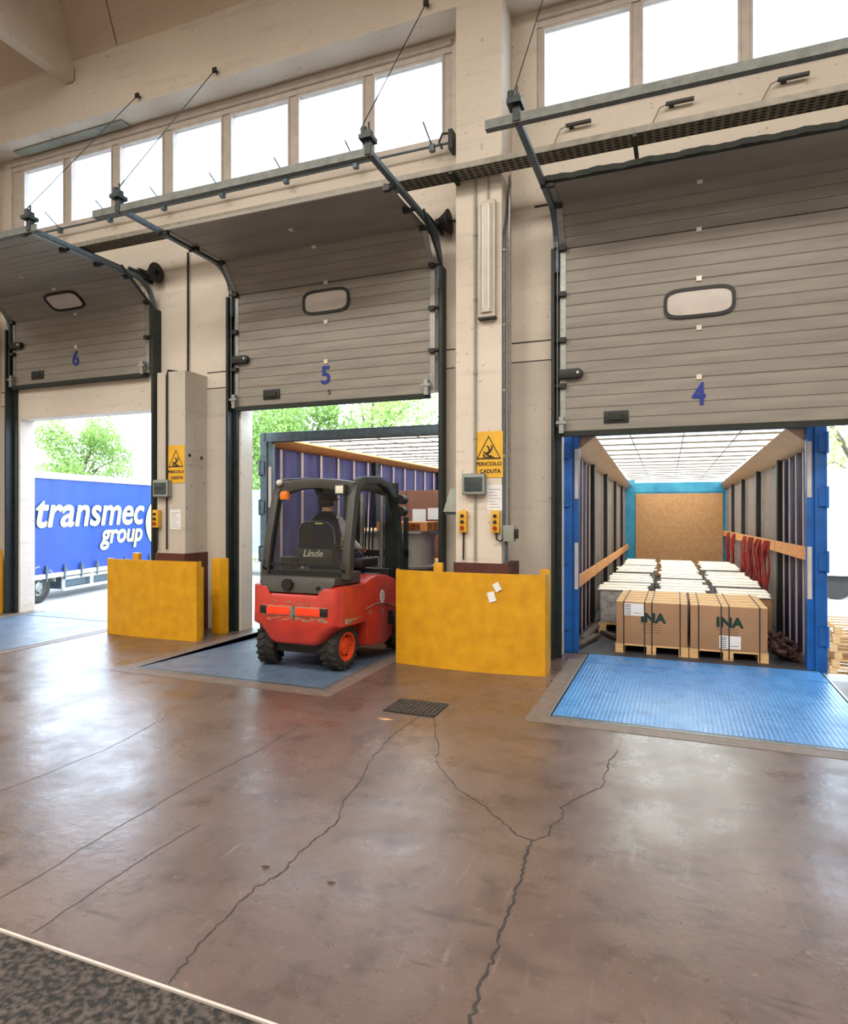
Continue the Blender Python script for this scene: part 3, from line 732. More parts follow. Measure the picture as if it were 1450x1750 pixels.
# scraps on the floor
SCR = [(-2.10, 4.52, 'pale splinter of wood near the drain cover', m_wood, .12), (-1.74, 2.45, 'dry brown leaf on the left crack', m_grime, .04), (-1.4, 2.45, 'dry leaf right of the left crack', m_grime, .035)]
for x, y, lb, mt, L_ in SCR:
    s_ = MB(); s_.loft([[(x - L_ / 2, y, .002), (x, y - L_ * .12, .002), (x + L_ / 2, y + .01, .002), (x, y + L_ * .14, .002)], [(x - L_ / 2, y, .006), (x, y - L_ * .1, .012), (x + L_ / 2, y + .01, .006), (x, y + L_ * .1, .010)]])
    tag(s_.build('floor_scrap', mt), lb, 'debris')

# ---------------------------------------------------------------- dock levellers
def leveller(x0, x1, drop, mat, label, y0=PY0 + .012, y1=7.36):
    t = thing('dock_leveller', ((x0 + x1) / 2, y0, 0), label, 'dock leveller', 'steel dock levellers')
    zf = -drop
    def z_(y): return .002 + zf * (y - y0) / (y1 - y0)
    pl = MB(); pl.prism([(y0, z_(y0)), (y1 - .35, z_(y1 - .35)), (y1 - .35, z_(y1 - .35) - .02), (y0, z_(y0) - .02)], x0, x1, 'x'); pl.build('plate', mat, t)
    n = int((x1 - x0) / .033) - 1; tr = MB()
    for k in range(n):
        xa = x0 + .03 + k * .033
        tr.add([(xa, y0 + .05, z_(y0 + .05)), (xa + .008, y0 + .05, z_(y0 + .05) + .002), (xa + .016, y0 + .05, z_(y0 + .05)), (xa, y1 - .4, z_(y1 - .4)), (xa + .008, y1 - .4, z_(y1 - .4) + .002), (xa + .016, y1 - .4, z_(y1 - .4))], [(0, 1, 4, 3), (1, 2, 5, 4)])
    tr.build('tread_ribs', mat, t)
    lp = MB(); lp.prism([(y1 - .35, z_(y1 - .35) + .004), (y1 + .12, z_(y1 + .12) - .005), (y1 + .12, z_(y1 + .12) - .02), (y1 - .35, z_(y1 - .35) - .016)], x0, x1, 'x'); lp.build('lip', mat, t)
    MB().box(x0, x1, y0 - .008, y0 + .03, -.03, .006).build('hinge_bar', m_bsteel, t)
    sd = MB(); sd.box(x0 + .01, x0 + .02, y0, y1 - .36, -.28, zf - .02); sd.box(x1 - .02, x1 - .01, y0, y1 - .36, -.28, zf - .02); sd.build('toe_guard', m_dsteel, t)
    return t
leveller(-9.44, -7.26, .0, m_levg, 'grey-blue dock leveller plate at door 6, level with the floor')
leveller(-5.17, -2.99, .07, m_levg, 'worn blue-grey dock leveller under the forklift, sloping down at door 5')
leveller(-.92, 1.33, .0, m_levb, 'bright blue dock leveller in front of the INA boxes at door 4')

# ---------------------------------------------------------------- trailers backed up to the dock
def frame_fn(org, yaw, pitch):
    m = Matrix.Translation(org) @ Matrix.Rotation(yaw, 4, 'Z') @ Matrix.Rotation(pitch, 4, 'X'); return m
def trailer(org, yaw, pitch, W, H, L_, label, paint, rearm, curtains, postm, railm, bows, headboard, wall_posts, strapm, slat, strapgap=.45, cant=(.30, .16, .30)):
    t = thing('semi_trailer', org, label, 'trailer', 'curtain-sided trailers backed up to the dock'); t.rotation_euler = (pitch, 0, yaw); t['_o'] = [0, 0, 0]
    hw = W / 2; B = lambda mb, nm, mt, p=t, **k: mb.build(nm, mt, p, local=True, **k)
    B(MB().box(-hw, hw, 0, L_, -.14, 0), 'load_floor', m_tfloor)
    for s in (-1, 1):
        ps = MB(); ps.box(s * hw - .055, s * hw + .055, 0, .12, -.14, H); ps.box(s * (hw - .09) - .035, s * (hw - .09) + .035, .02, .1, 0, H)
        po = B(ps, 'rear_post', rearm, bevel=.008)
        for z in (.35, 1.1, 1.75, 2.3):
            hg = MB(); hg.box(s * (hw + .02) - .045, s * (hw + .02) + .045, -.025, .03, z - .09, z + .09); hg.cyl((s * (hw + .05), -.02, z - .11), (s * (hw + .05), -.02, z + .11), .018, 8)
            B(hg, 'door_hinge', paint, po)
        for z0_, z1_ in ((.72, 1.25), (1.75, 2.32)): B(MB().box(s * (hw - .1) - .02, s * (hw - .1) + .02, .008, .018, z0_, z1_), 'reflective_strip', m_frame, po)
    B(MB().box(-hw, hw, 0, .14, H - .13, H), 'rear_header', rearm, bevel=.008)
    # cantrails: wide sloping covers narrowing to the front
    for s in (-1, 1):
        cr = MB(); w0, w1, cd = cant
        cr.loft([[(s * (hw + .01), .1, H - cd), (s * (hw - w0 * .45), .1, H - cd * .87), (s * (hw - w0), .1, H - cd * .43), (s * (hw + .03), .1, H - .02)],
                 [(s * (hw + .01), L_, H - cd), (s * (hw - w1 * .5), L_, H - cd * .93), (s * (hw - w1), L_, H - cd * .53), (s * (hw + .03), L_, H - .02)]])
        B(cr, 'cantrail', railm)
    ys = [.12] + wall_posts + [L_]
    for s in (-1, 1):
        for i, (a, b_) in enumerate(zip(ys, ys[1:])):
            cm = curtains[min(i, len(curtains) - 1)]; n = max(8, int((b_ - a) / .07)); rings = []
            for k in range(n + 1):
                y = a + (b_ - a) * k / n; o_ = .012 * math.sin(k * 1.7) + .008 * math.sin(k * .6)
                rings.append([(s * (hw + .02 + o_), y, -.12), (s * (hw + .02 + o_), y, H - .03), (s * (hw + .032 + o_), y, H - .03), (s * (hw + .032 + o_), y, -.12)])
            mb = MB(); mb.loft(rings); c_ = B(mb, 'curtain', cm)
            sp = MB(); nn = max(2, round((b_ - a) / strapgap)) if (i == 0 or strapm is m_strapl5) else 4; wb_ = .028 if (i == 0 or strapm is m_strapl5) else .006
            for k in range(nn):
                y = a + (b_ - a) * (k + .5) / nn; sp.box(s * (hw - .02) - .006, s * (hw - .02) + .006, y - wb_, y + wb_, .02, H - cd - .01)
            B(sp, 'webbing', strapm, c_)
        for y in wall_posts:
            B(MB().box(s * (hw - .035) - .035, s * (hw - .035) + .035, y - .06, y + .06, 0, H - cd + .02), 'stake_post', postm)
        if slat:
            for i, (a, b_) in enumerate(zip(ys, ys[1:])):
                z = slat[0] if s < 0 else slat[1]
                B(MB().box(s * (hw - .085) - .012, s * (hw - .085) + .012, a + .03, b_ - .02, z - .07, z + .07), 'side_slat', m_wood2)
    B(MB().box(-hw - .03, hw + .03, .05, L_, H - .018, H - .012), 'roof_sheet', m_roof)
    for k in range(bows):
        y = .35 + (L_ - .6) * k / (bows - 1)
        B(MB().box(-hw + .18, hw - .18, y - .015, y + .015, H - .062, H - .040), 'roof_bow', m_bow)
    rr = MB()
    for x in (-.62, 0, .62): rr.box(x - .006, x + .006, .3, L_ - .2, H - .045, H - .035)
    B(rr, 'roof_cord', m_bow)
    if headboard:
        hb = MB(); hb.box(-hw, -hw + .26, L_ - .06, L_, 0, H); hb.box(hw - .04, hw, L_ - .07, L_, 0, H); hb.box(-hw, hw, L_ - .07, L_, H - .36, H - .10); hb.box(-hw, hw, L_ - .05, L_, 0, H - .36)
        h_ = B(hb, 'headboard', m_tcyan); B(MB().box(-hw + .28, hw - .1, L_ - .09, L_ - .065, 0.02, H - .40), 'liner_board', m_osb, h_)
    else: B(MB().box(-hw, hw, L_ - .05, L_, 0, H), 'headboard', m_cgrey)
    ch = MB(); ch.box(-.5, -.38, .3, L_, -.45, -.14); ch.box(.38, .5, .3, L_, -.45, -.14); ch.box(-hw, hw, .0, .12, -.3, -.14); B(ch, 'chassis', m_black)
    for y in (1.6, 2.9):
        for s in (-1, 1):
            wb = MB(); wb.lathe([(.2, -.14), (.45, -.14), (.49, -.08), (.49, .08), (.45, .14), (.2, .14)], (s * (hw - .3), y, GZ + .49 + .03 * y * 0), 'x', 24); B(wb, 'wheel', m_rubber)
    return t
T4 = frame_fn((.09, 7.46, .0), R(.82), R(-.73))
trailer((.09, 7.46, 0), R(.82), R(-.73), 2.52, 2.60, 10.85, 'blue-framed trailer open behind door 4, loaded with INA boxes', m_tblue, m_tblue, [m_cnavy, m_cgrey], m_post, m_cant, 15, True, [2.3, 4.45, 6.7, 8.8], m_strapl, (.78, 1.17))
trailer((-4.06, 7.62, -.09), R(.4), 0, 2.74, 2.80, 13.2, 'grey-framed trailer open behind door 5, with violet curtain inside', m_bsteel, m_bsteel, [m_cpurp], m_post, m_wood2, 22, False, [3.6, 7.2, 10.4], m_strapl5, None, .6, (.16, .12, .19))

# ---------------------------------------------------------------- load: boxes on pallets in trailer 4
def pallet(mb, x0, x1, y0, y1, z):
    for a in (x0, (x0 + x1) / 2 - .05, x1 - .1): mb.box(a, a + .1, y0, y1, z, z + .02)
    for a in (x0, (x0 + x1) / 2 - .05, x1 - .1):
        for c in (y0, (y0 + y1) / 2 - .05, y1 - .1): mb.box(a, a + .1, c, c + .1, z + .02, z + .10)
    for k in range(5):
        c = y0 + (y1 - y0 - .1) * k / 4; mb.box(x0, x1, c, c + .1, z + .10, z + .12)
def ina_box(x0, x1, y0, y1, z0, z1, label, lab_pos, ink):
    t = thing('cardboard_box', ((x0 + x1) / 2, y0, z0), label, 'box', 'INA boxes at the trailer door'); 
    t.rotation_euler = (0, 0, 0)
    b_ = MB().box(x0 + .01, x1 - .01, y0, y1, z0, z1).build('carton', m_card, t, bevel=.006)
    ld = MB(); n = 5
    for k in range(n): ld.box(x0 + .01, x1 - .01, y0 + (y1 - y0) * k / n, y0 + (y1 - y0) * (k + .8) / n, z1, z1 + .008)
    ld.build('lid_board', m_wood, t)
    st = MB()
    for u in (.12, .41, .51, .89):
        x = x0 + (x1 - x0) * u; st.box(x - .006, x + .006, y0 - .003, y1 + .003, z1 + .008, z1 + .011); st.box(x - .006, x + .006, y0 - .004, y0 - .001, z0 - .1, z1 + .011)
    st.build('strap', m_strap, t)
    text_obj('INA', 'printed_name', m_ina, b_, .25, .10, facing_cam(x0 + ink * (x1 - x0), y0 - .0005, z0 + .255), .001, 0, .08)
    sm = MB()
    for k in range(4): xx_ = x0 + ink * (x1 - x0); sm.box(xx_ + .02 * (k % 2), xx_ + .21, y0 - .0015, y0, z0 + .225 - .03 * k, z0 + .233 - .03 * k)
    sm.build('small_print', m_print, b_)
    lx, lz = lab_pos; lb = MB().box(x0 + lx, x0 + lx + .21, y0 - .002, y0, z0 + lz, z0 + lz + .14).build('shipping_label', m_white, t)
    ll = MB()
    for k in range(6): ll.box(x0 + lx + .01, x0 + lx + .07, y0 - .003, y0 - .002, z0 + lz + .012 + .021 * k, z0 + lz + .02 + .021 * k)
    ll.box(x0 + lx + .1, x0 + lx + .19, y0 - .003, y0 - .002, z0 + lz + .03, z0 + lz + .035)
    ll.build('label_print', m_joint, lb)
    return t
def pal_thing(x0, x1, y0, y1, z, label, group='pallets in the blue trailer', mat=None):
    mb = MB(); pallet(mb, x0, x1, y0, y1, z); return tag(mb.build('pallet', mat or m_wood), label, 'pallet', group)
BX = [(-.66, .115), (.125, .90)]
for (a, b_), lb, lp, ik in zip(BX, ('large INA cardboard box at the trailer door, left one, label at upper left', 'large INA cardboard box at the trailer door, right one, label low in the middle'), ((.10, .32), (.30, .02)), (.37, .36)):
    ina_box(a, b_, 7.66, 8.80, .105, .575, lb, lp, ik)
for (a, b_), lb in zip(BX, ('wooden pallet under the left INA box', 'wooden pallet under the right INA box')): pal_thing(a, b_, 7.66, 8.80, -.016, lb, 'pallets under the INA boxes')
# rows of wrapped stacks with pale tops behind
random.seed(11)
ROWN = ['nearest', 'second', 'third', 'fourth', 'fifth', 'sixth', 'farthest']
COLN = ['left', 'middle', 'right']
for r_ in range(7):
    for c_ in range(3):
        xl = (-1.03, -.29, .44)[c_] + random.uniform(-.02, .02); wd = .60 + random.uniform(-.02, .03)
        yl = (1.42 if c_ else 1.0) + .98 * r_ + random.uniform(-.04, .04) + (.0 if c_ < 2 else .02)
        if c_ == 0 and r_ == 0: xl = -1.06; wd = .62; yl = 1.52
        if r_ == 6 and c_ == 0: yl += .1
        h = .44 + random.uniform(-.025, .03)
        if c_ == 0 and r_ > 0: yl += .45
        t = thing('wrapped_stack', (0, 0, 0), 'film-wrapped pallet load with pale lid, %s column, %s row in the blue trailer' % (COLN[c_], ROWN[r_]), 'pallet load', 'wrapped pallet loads in the blue trailer')
        t['_o'] = [0, 0, 0]
        cx, cy = xl + wd / 2, yl
        pm = MB(); pallet(pm, -wd / 2, wd / 2, 0, .78, 0); pm.build('pallet_base', m_wood, t, local=True)
        bm_ = MB(); 
        for i in range(2):
            for j in range(2):
                bm_.box(-wd / 2 + .02 + i * wd / 2, -.01 + i * wd / 2, .02 + j * .38, .38 + j * .38, .122, .122 + h)
        bm_.build('load', m_wrap if (c_ + r_) % 3 != 2 else m_card, t, local=True, bevel=.012)
        tm = MB(); 
        for i in range(3):
            dx = random.uniform(-.03, .03); zt_ = .122 + h + .010 * i
            tm.box(-wd / 2 - .01 + dx, wd / 2 + .01 + dx, .0 + .27 * i, .27 + .27 * i, zt_, zt_ + .012, rot=(random.uniform(-.03, .03), 'Z'))
        tm.build('lid', m_cardtop, t, local=True)
        mw = T4 @ Matrix.Translation((cx, cy, 0.001)) @ Matrix.Rotation(random.uniform(-.02, .02), 4, 'Z')
        t.matrix_world = mw
# red lashing straps hanging from the right slat
random.seed(5)
for i, y in enumerate((2.9, 3.7, 4.7, 5.6, 7.6, 8.9)):
    mb = MB()
    for k in range(9):
        yy = y + random.uniform(-.2, .2); z0_ = 1.22; ln = random.uniform(.5, .95); xx_ = 1.135 + random.uniform(-.02, .012)
        P = [(xx_ + .01, yy, z0_)] + [(xx_ - .015 - .02 * math.sin(j + k), yy + .03 * math.sin(j * 1.3 + k), z0_ - ln * j / 5) for j in range(1, 6)]
        mb.tube(P, [.012, .016, .014, .016, .014, .012], 5)
    names = ['nearest the door', 'second from the door', 'third from the door', 'fourth from the door', 'second from the headboard', 'next to the headboard']
    o_ = mb.build('lashing_strap', m_redstrap, base=(0, 0, 0)); tag(o_, 'bunch of red lashing straps on the right slat, ' + names[i], 'strap', 'red lashing straps in the blue trailer'); o_.matrix_world = T4
    o_['_o'] = [0, 0, 0]
rg = MB(); random.seed(3)
for k in range(26):
    p = Vector((1.02 + random.uniform(-.10, .10), .25 + random.uniform(0, 1.0), .05 + random.uniform(0, .10)))
    P = [p + Vector((random.uniform(-.07, .07), random.uniform(-.14, .14), random.uniform(-.03, .06))) for _ in range(5)]
    rg.tube([tuple((min(q.x, 1.17), max(q.y, .15), max(q.z, .03))) for q in P], [.02, .03, .028, .03, .02], 6)
o_ = rg.build('strap_pile', m_rag, base=(0, 0, 0)); o_.matrix_world = T4; tag(o_, 'heap of dark brown straps and rags beside the right INA box', 'straps', kind='stuff')
for a, b_, lb in (((-1.16, .75, .03), (-1.05, 1.9, .10), 'grubby timber batten lying along the left trailer curtain'), ((-1.18, .25, .03), (-1.02, .95, .05), 'short grimy board at the trailer door, left corner'), ((-.98, 1.35, .03), (-.80, 1.0, .03), 'short grey batten in front of the left wrapped stack')):
    o_ = MB().bar(a, b_, .08, .04).build('timber_batten', m_grime, base=(0, 0, 0)); o_.matrix_world = T4; tag(o_, lb, 'timber', 'loose timber in the blue trailer')

# ---------------------------------------------------------------- load in trailer 5
ZL = -.088
bb = thing('cardboard_box', (-4.2, 10.6, ZL), 'tall dark brown carton deep in the trailer behind the grey spool', 'box')
c0 = MB().box(-4.78, -3.55, 10.5, 11.3, ZL + .0, 1.97).build('carton', m_card2, bb, bevel=.008)
MB().box(-4.35, -4.10, 10.495, 10.50, 1.42, 1.64).build('shipping_label', m_white, c0); MB().box(-4.06, -3.72, 10.495, 10.50, 1.46, 1.66).build('shipping_label', m_white, c0)
MB().box(-4.475, -4.465, 10.494, 10.50, .2, 1.96).build('seam', m_strap, c0)
for x0, x1, y, z0, z1, lb in ((-5.15, -4.45, 9.3, ZL, 1.10, 'plywood crate seen through the forklift cab'), (-5.1, -4.55, 9.25, 1.10, 1.32, 'smaller wooden crate stacked on the plywood crate'), (-4.42, -3.95, 9.0, ZL, 1.18, 'plywood crate right of the one seen through the cab'), (-3.9, -3.2, 9.4, ZL, .82, 'low plywood crate behind the grey spool')):
    t = thing('wooden_crate', ((x0 + x1) / 2, y, z0), lb, 'crate', 'plywood crates in the grey trailer')
    MB().box(x0, x1, y, y + .7, z0, z1).build('box', m_wood2, t, bevel=.004)
    bt = MB()
    for u in (0, .46, .92): bt.box(x0 + (x1 - x0) * u, x0 + (x1 - x0) * (u + .08), y - .015, y, z0, z1)
    bt.box(x0, x1, y - .02, y, z1 - .05, z1); bt.box(x0, x1, y - .02, y, z0, z0 + .05); bt.build('batten', m_wood, t)
def spool(x, y, z, label):
    t = thing('cable_spool', (x, y, z), label, 'spool', 'grey metal spools on the forks')
    mb = MB(); mb.lathe([(.0, .0), (.31, .0), (.32, .03), (.275, .05), (.265, .2), (.27, .24), (.265, .26), (.27, .38), (.28, .42), (.295, .44), (.30, .46), (.325, .47), (.325, .50), (.0, .50)], (x, y, z), 'z', 36)
    mb.build('body', m_cone, t)
    MB().box(x - .12, x + .02, y - .275, y - .262, z + .16, z + .26).build('label', m_grey, t)
spool(-3.34, 8.15, .84, 'grey metal spool on the raised pallet, right of the mast')
spool(-4.0, 8.17, .84, 'grey metal spool on the raised pallet, hidden behind the mast')
mb = MB(); pallet(mb, -4.35, -3.02, 7.78, 8.55, .71); tag(mb.build('pallet', m_grime), 'dark wooden pallet raised on the forks under the spools', 'pallet')
mb = MB(); pallet(mb, -3.78, -3.05, 7.86, 8.46, 1.342); tag(mb.build('pallet', m_wood2), 'small orange pallet lying on top of the spools', 'pallet')

# ---------------------------------------------------------------- forklift
FX, FY, FZ = -3.60, 6.50, -.04
fk = thing('forklift', (FX, FY, FZ), 'red forklift with dark cab driving into the trailer at door 5', 'forklift'); fk.rotation_euler = (R(-1.7), 0, 0); fk['_o'] = [0, 0, 0]
def F(mb, nm, mt, p=fk, **k): return mb.build(nm, mt, p, local=True, **k)
# counterweight: lofted along y
def cw(y, hw, zt=0.0, zb=0.0, sh=0.0):
    pts = [(-1, .87), (-1, .60), (-1.0, .48), (-.88, .455), (-.74, .40), (-.60, .31), (-.46, .275), (.46, .275), (.60, .31), (.74, .40), (.88, .455), (1.0, .48), (1, .60), (1, .87), (.72, .87), (.62, .80), (-.62, .80), (-.72, .87)]
    return [(u * hw, y, z + (zb if z < .5 else 0) + (zt if z > .7 else 0)) for u, z in pts]
body = F(MB().loft([cw(-.97, .42, -.05, .03), cw(-.955, .47, -.02, .015), cw(-.92, .505, -.005), cw(-.85, .53), cw(-.72, .54), cw(-.60, .54), cw(-.42, .54)]), 'counterweight', m_fred)
side = [(-.43, .87), (-.43, .52), (-.37, .44), (-.33, .33), (-.31, .20), (.12, .16), (.30, .22), (.33, .40), (.38, .52), (.42, .62), (.42, .80), (.34, .88), (.15, .93), (-.1, .945), (-.3, .92)]
ch = F(MB().prism(side, -.53, .53, 'x'), 'chassis', m_fred, bevel=.03)
inn = F(MB().box(-.34, .34, -.80, .5, .17, .60), 'axle_box', m_black)
# black shroud above the counterweight
F(MB().loft([[(-.34, -.965, .80), (.34, -.965, .80), (.44, -.93, .885), (.44, -.91, .955), (-.44, -.91, .955), (-.44, -.93, .885)], [(-.34, -.4, .80), (.34, -.4, .80), (.46, -.4, .885), (.46, -.4, .965), (-.46, -.4, .965), (-.46, -.4, .885)]]), 'rear_shroud', m_fblk, bevel=.006)
F(MB().cyl((-.08, -.985, .88), (-.08, -.95, .88), .06, 16), 'shroud_cap', m_black); F(MB().cyl((.27, -.955, .85), (.27, -.93, .85), .024, 12), 'shroud_cap', m_black)
# recess with red reflectors and dark ends, tow pin
rc = F(MB().box(-.385, .385, -.976, -.95, .565, .665), 'tow_recess', m_scrape, bevel=.006)
for s in (-1, 1):
    F(MB().box(s * .175 - .14, s * .175 + .14, -.984, -.972, .575, .655), 'reflector', m_bright, rc, bevel=.008)
    F(MB().box(s * .345 - .05, s * .345 + .05, -.983, -.962, .575, .66), 'lamp_slot', m_black, rc, bevel=.012)
F(MB().box(-.012, .012, -.992, -.97, .55, .67), 'tow_pin', m_steel, rc)
scp = MB(); random.seed(2)
for k in range(26):
    x = random.uniform(-.33, .36); z = .53 + random.uniform(-.015, .02); scp.box(x, x + random.uniform(.02, .09), -.972, -.9665, z, z + random.uniform(.004, .012))
for k in range(14):
    x = random.uniform(-.3, .2); z = .70 + random.uniform(-.02, .01); scp.box(x, x + random.uniform(.03, .12), -.972, -.9665, z, z + .004)
for k in range(10):
    x = random.uniform(-.2, .3); z = random.uniform(.36, .5); scp.box(x, x + random.uniform(.01, .05), -.958, -.938, z, z + .004)
F(scp, 'scratches', m_scrape, body)
cs = MB()
for s in (-1, 1):
    for k in range(5): cs.box(s * .538 - .006, s * .538 + .006, -.86 + .07 * k, -.80 + .07 * k, .50 + .01 * k, .55 - .004 * k)
F(cs, 'corner_scuff', m_scrape, body)
# emblem and number on the right side
em = MB(); em.prism([(.0 + .055 * math.cos(a), .70 + .075 * math.sin(a)) for a in [PI * 2 * k / 20 for k in range(20)]], .531, .536, 'x'); eo = F(em, 'emblem', m_white, ch)
ei = MB()
for k in range(4): ei.box(.5362, .538, -.035 + .005 * k, .038 - .008 * k, .735 - .028 * k, .742 - .028 * k)
ei.box(.5362, .538, .01, .03, .76, .80); F(ei, 'emblem_marks', m_bsteel, eo)
sg = MB(); sg.tube([(.534, -.42, .60), (.536, -.2, .635), (.536, .1, .62), (.534, .40, .54)], .006, 6); F(sg, 'panel_seam', m_scrape, ch)
F(MB().box(.525, .536, .16, .30, .36, .52), 'step_slot', m_black, ch, bevel=.01)
text_obj('25', 'number', m_scrape, ch, .07, .045, Matrix.Translation((.533, -.34, .54)) @ Matrix.Rotation(PI / 2, 4, 'Z') @ Matrix.Rotation(PI / 2, 4, 'X'), .002, local=True)
# wheels
def wheel(x, y, r, wd, steer=0, front=False):
    t = MB(); c = (0, 0, 0); h = wd / 2
    t.lathe([(r * .60, -h * .9), (r * .80, -h), (r * .95, -h * .86), (r, -h * .6), (r, h * .6), (r * .95, h * .86), (r * .80, h), (r * .60, h * .9)], c, 'x', 32)
    n = 18
    for k in range(n):
        a = 2 * PI * k / n
        for s in (-1, 1):
            p0 = Vector((s * h * .1, math.cos(a) * r, math.sin(a) * r)); a2 = a + .12; p1 = Vector((s * h * .92, math.cos(a2) * r * .975, math.sin(a2) * r * .975))
            t.bar(p0, p1, .03, .03, (0, math.cos(a), math.sin(a)))
    o_ = F(t, 'wheel', m_rubber); o_.location = (x, y, r + .02); o_.rotation_euler = (0, 0, steer)
    s = 1 if x > 0 else -1
    rm = MB(); prof = [(r * .62, s * h * .9), (r * .60, s * h * .55), (r * .40, s * h * .35), (r * .36, s * h * .75), (r * .2, s * h * .8), (.0, s * h * .8)]
    rm.lathe(prof, c, 'x', 28); rm.lathe([(r * .66, s * h * .9), (r * .66, s * h * .98), (r * .58, s * h * .98), (r * .58, s * h * .9)], c, 'x', 28); ro = F(rm, 'rim', m_frim if not front else m_black, o_)
    bl = MB()
    for k in range(6): a = 2 * PI * k / 6; bl.cyl((s * h * .5, math.cos(a) * r * .48, math.sin(a) * r * .48), (s * h * .62, math.cos(a) * r * .48, math.sin(a) * r * .48), .012, 6)
    F(bl, 'wheel_nuts', m_black, ro)
wheel(-.46, -.66, .225, .20, R(16)); wheel(.36, -.66, .225, .20, R(-4))
wheel(-.47, .62, .28, .22, 0, True); wheel(.47, .62, .28, .22, 0, True)
for s in (-1, 1):
    fd = MB(); P = [(.62 + .32 * math.cos(a), .30 + .33 * math.sin(a)) for a in [PI * k / 12 for k in range(13)]]; Q = [(.62 + .29 * math.cos(a), .30 + .30 * math.sin(a)) for a in [PI * k / 12 for k in range(13)]]
    fd.prism(P + Q[::-1], s * .47 - .11, s * .47 + .11, 'x'); F(fd, 'front_fender', m_black)
F(MB().box(-.38, .38, .38, .62, .16, .72), 'front_frame', m_black)
F(MB().box(-.36, .36, -.36, .36, .90, .93), 'hood_top', m_fblk)
# overhead guard
def arcpts(x, s=1): return [(x * .97, -.74, .93), (x * .96, -.70, 1.3), (x * .94, -.60, 1.76), (x * .93, -.55, 1.88), (x * .92, -.42, 1.96), (x * .9, .0, 2.0), (x * .9, .22, 1.96), (x * .93, .36, 1.86), (x * .98, .46, 1.62), (x, .52, 1.2), (x, .55, .86)]
for s in (-1, 1):
    P = [Vector(p) for p in arcpts(s * .50)]; mb = MB()
    rear = P[:5]; roof = P[4:7]; frt = P[6:]
    def beamloft(PP, w_, h_):
        rings = []
        for i, p in enumerate(PP):
            d = (PP[min(i + 1, len(PP) - 1)] - PP[max(i - 1, 0)]).normalized(); a = Vector((1, 0, 0)); b_ = a.cross(d).normalized()
            rings.append([tuple(p + a * w_ / 2 * i_ + b_ * h_ / 2 * j_) for i_, j_ in ((-1, -1), (1, -1), (1, 1), (-1, 1))])
        return MB().loft(rings)
    F(beamloft(rear, .085, .10), 'rear_pillar', m_fblk, bevel=.012); F(beamloft(roof, .08, .09), 'roof_rail', m_fblk, bevel=.012); F(beamloft(frt, .075, .11), 'front_pillar', m_dsteel, bevel=.012)
# roof: bowed rear header, front header, panel with slats
def bow(y, z, hgt, dep, hw):
    rings = []
    for k in range(13):
        u = -1 + 2 * k / 12; zz = z - .045 * u * u
        low = zz - hgt - (.05 * u * u)
        rings.append([(u * hw, y - dep / 2, zz), (u * hw, y + dep / 2, zz + .01), (u * hw, y + dep / 2, low), (u * hw, y - dep / 2, low)])
    return MB().loft(rings)
F(bow(-.55, 1.98, .10, .10, .47), 'roof_header', m_fblk, bevel=.01); F(bow(.30, 1.98, .07, .08, .46), 'roof_header', m_fblk)
rp = MB()
for k in range(7): y = -.32 + k * .09; rp.box(-.44, .44, y - .08, y - .045, 1.955, 1.975)
F(rp, 'roof_bars', m_fblk)
F(MB().box(-.45, .45, -.42, .30, 1.978, 1.984), 'roof_glass', m_smoke)
# rear window frame and glass
wf = MB()
def rw(u, z):  # point on the leaning rear plane
    y = -.76 + (z - .93) * .16; return (u, y, z)
wf.bar(rw(-.47, .985), rw(.47, .985), .03, .05); wf.bar(rw(-.44, 1.07), rw(.44, 1.07), .02, .03)
for s in (-1, 1): wf.bar(rw(s * .455, .97), rw(s * .43, 1.85), .03, .03, (0, 1, 0)); 
wfo = F(wf, 'rear_window_frame', m_black)
g = MB(); a, b_, c, d_ = rw(-.45, 1.0), rw(.45, 1.0), rw(.42, 1.84), rw(-.42, 1.84)
g.add([a, b_, c, d_, (a[0], a[1] + .005, a[2]), (b_[0], b_[1] + .005, b_[2]), (c[0], c[1] + .005, c[2]), (d_[0], d_[1] + .005, d_[2])], [(0, 1, 2, 3), (7, 6, 5, 4), (0, 4, 5, 1), (1, 5, 6, 2), (2, 6, 7, 3), (3, 7, 4, 0)])
F(g, 'rear_glass', m_smoke, wfo, smooth=False)
hb_ = MB(); 
for s in (-1, 1): hb_.tube([rw(s * .47, 1.0), (s * .47, -.84, 1.04), (s * .46, -.82, 1.12)], .012, 8)
F(hb_, 'window_hinge', m_black, wfo)
bl = MB(); bl.lathe([(.0, -.045), (.05, -.045), (.055, .0), (.045, .04), (.0, .055)], (-.33, -.66, 1.80), 'z', 16); F(bl, 'beacon', m_amber)
ll = F(MB().box(.29, .40, -.68, -.61, 1.80, 1.91), 'work_lamp', m_fblk, bevel=.01); F(MB().box(.30, .39, -.686, -.678, 1.815, 1.895), 'lens', m_lens, ll, bevel=.004)
l2 = MB(); l2.sphere((-.43, -.62, 1.94), .035, 8); F(l2, 'rear_lamp', m_lens)
for z in (1.66, 1.80): 
    l3 = MB(); l3.cyl((.56, .40, z), (.56, .52, z), .055, 16); l3.box(.50, .56, .44, .48, z - .02, z + .02); F(l3, 'front_lamp', m_black)
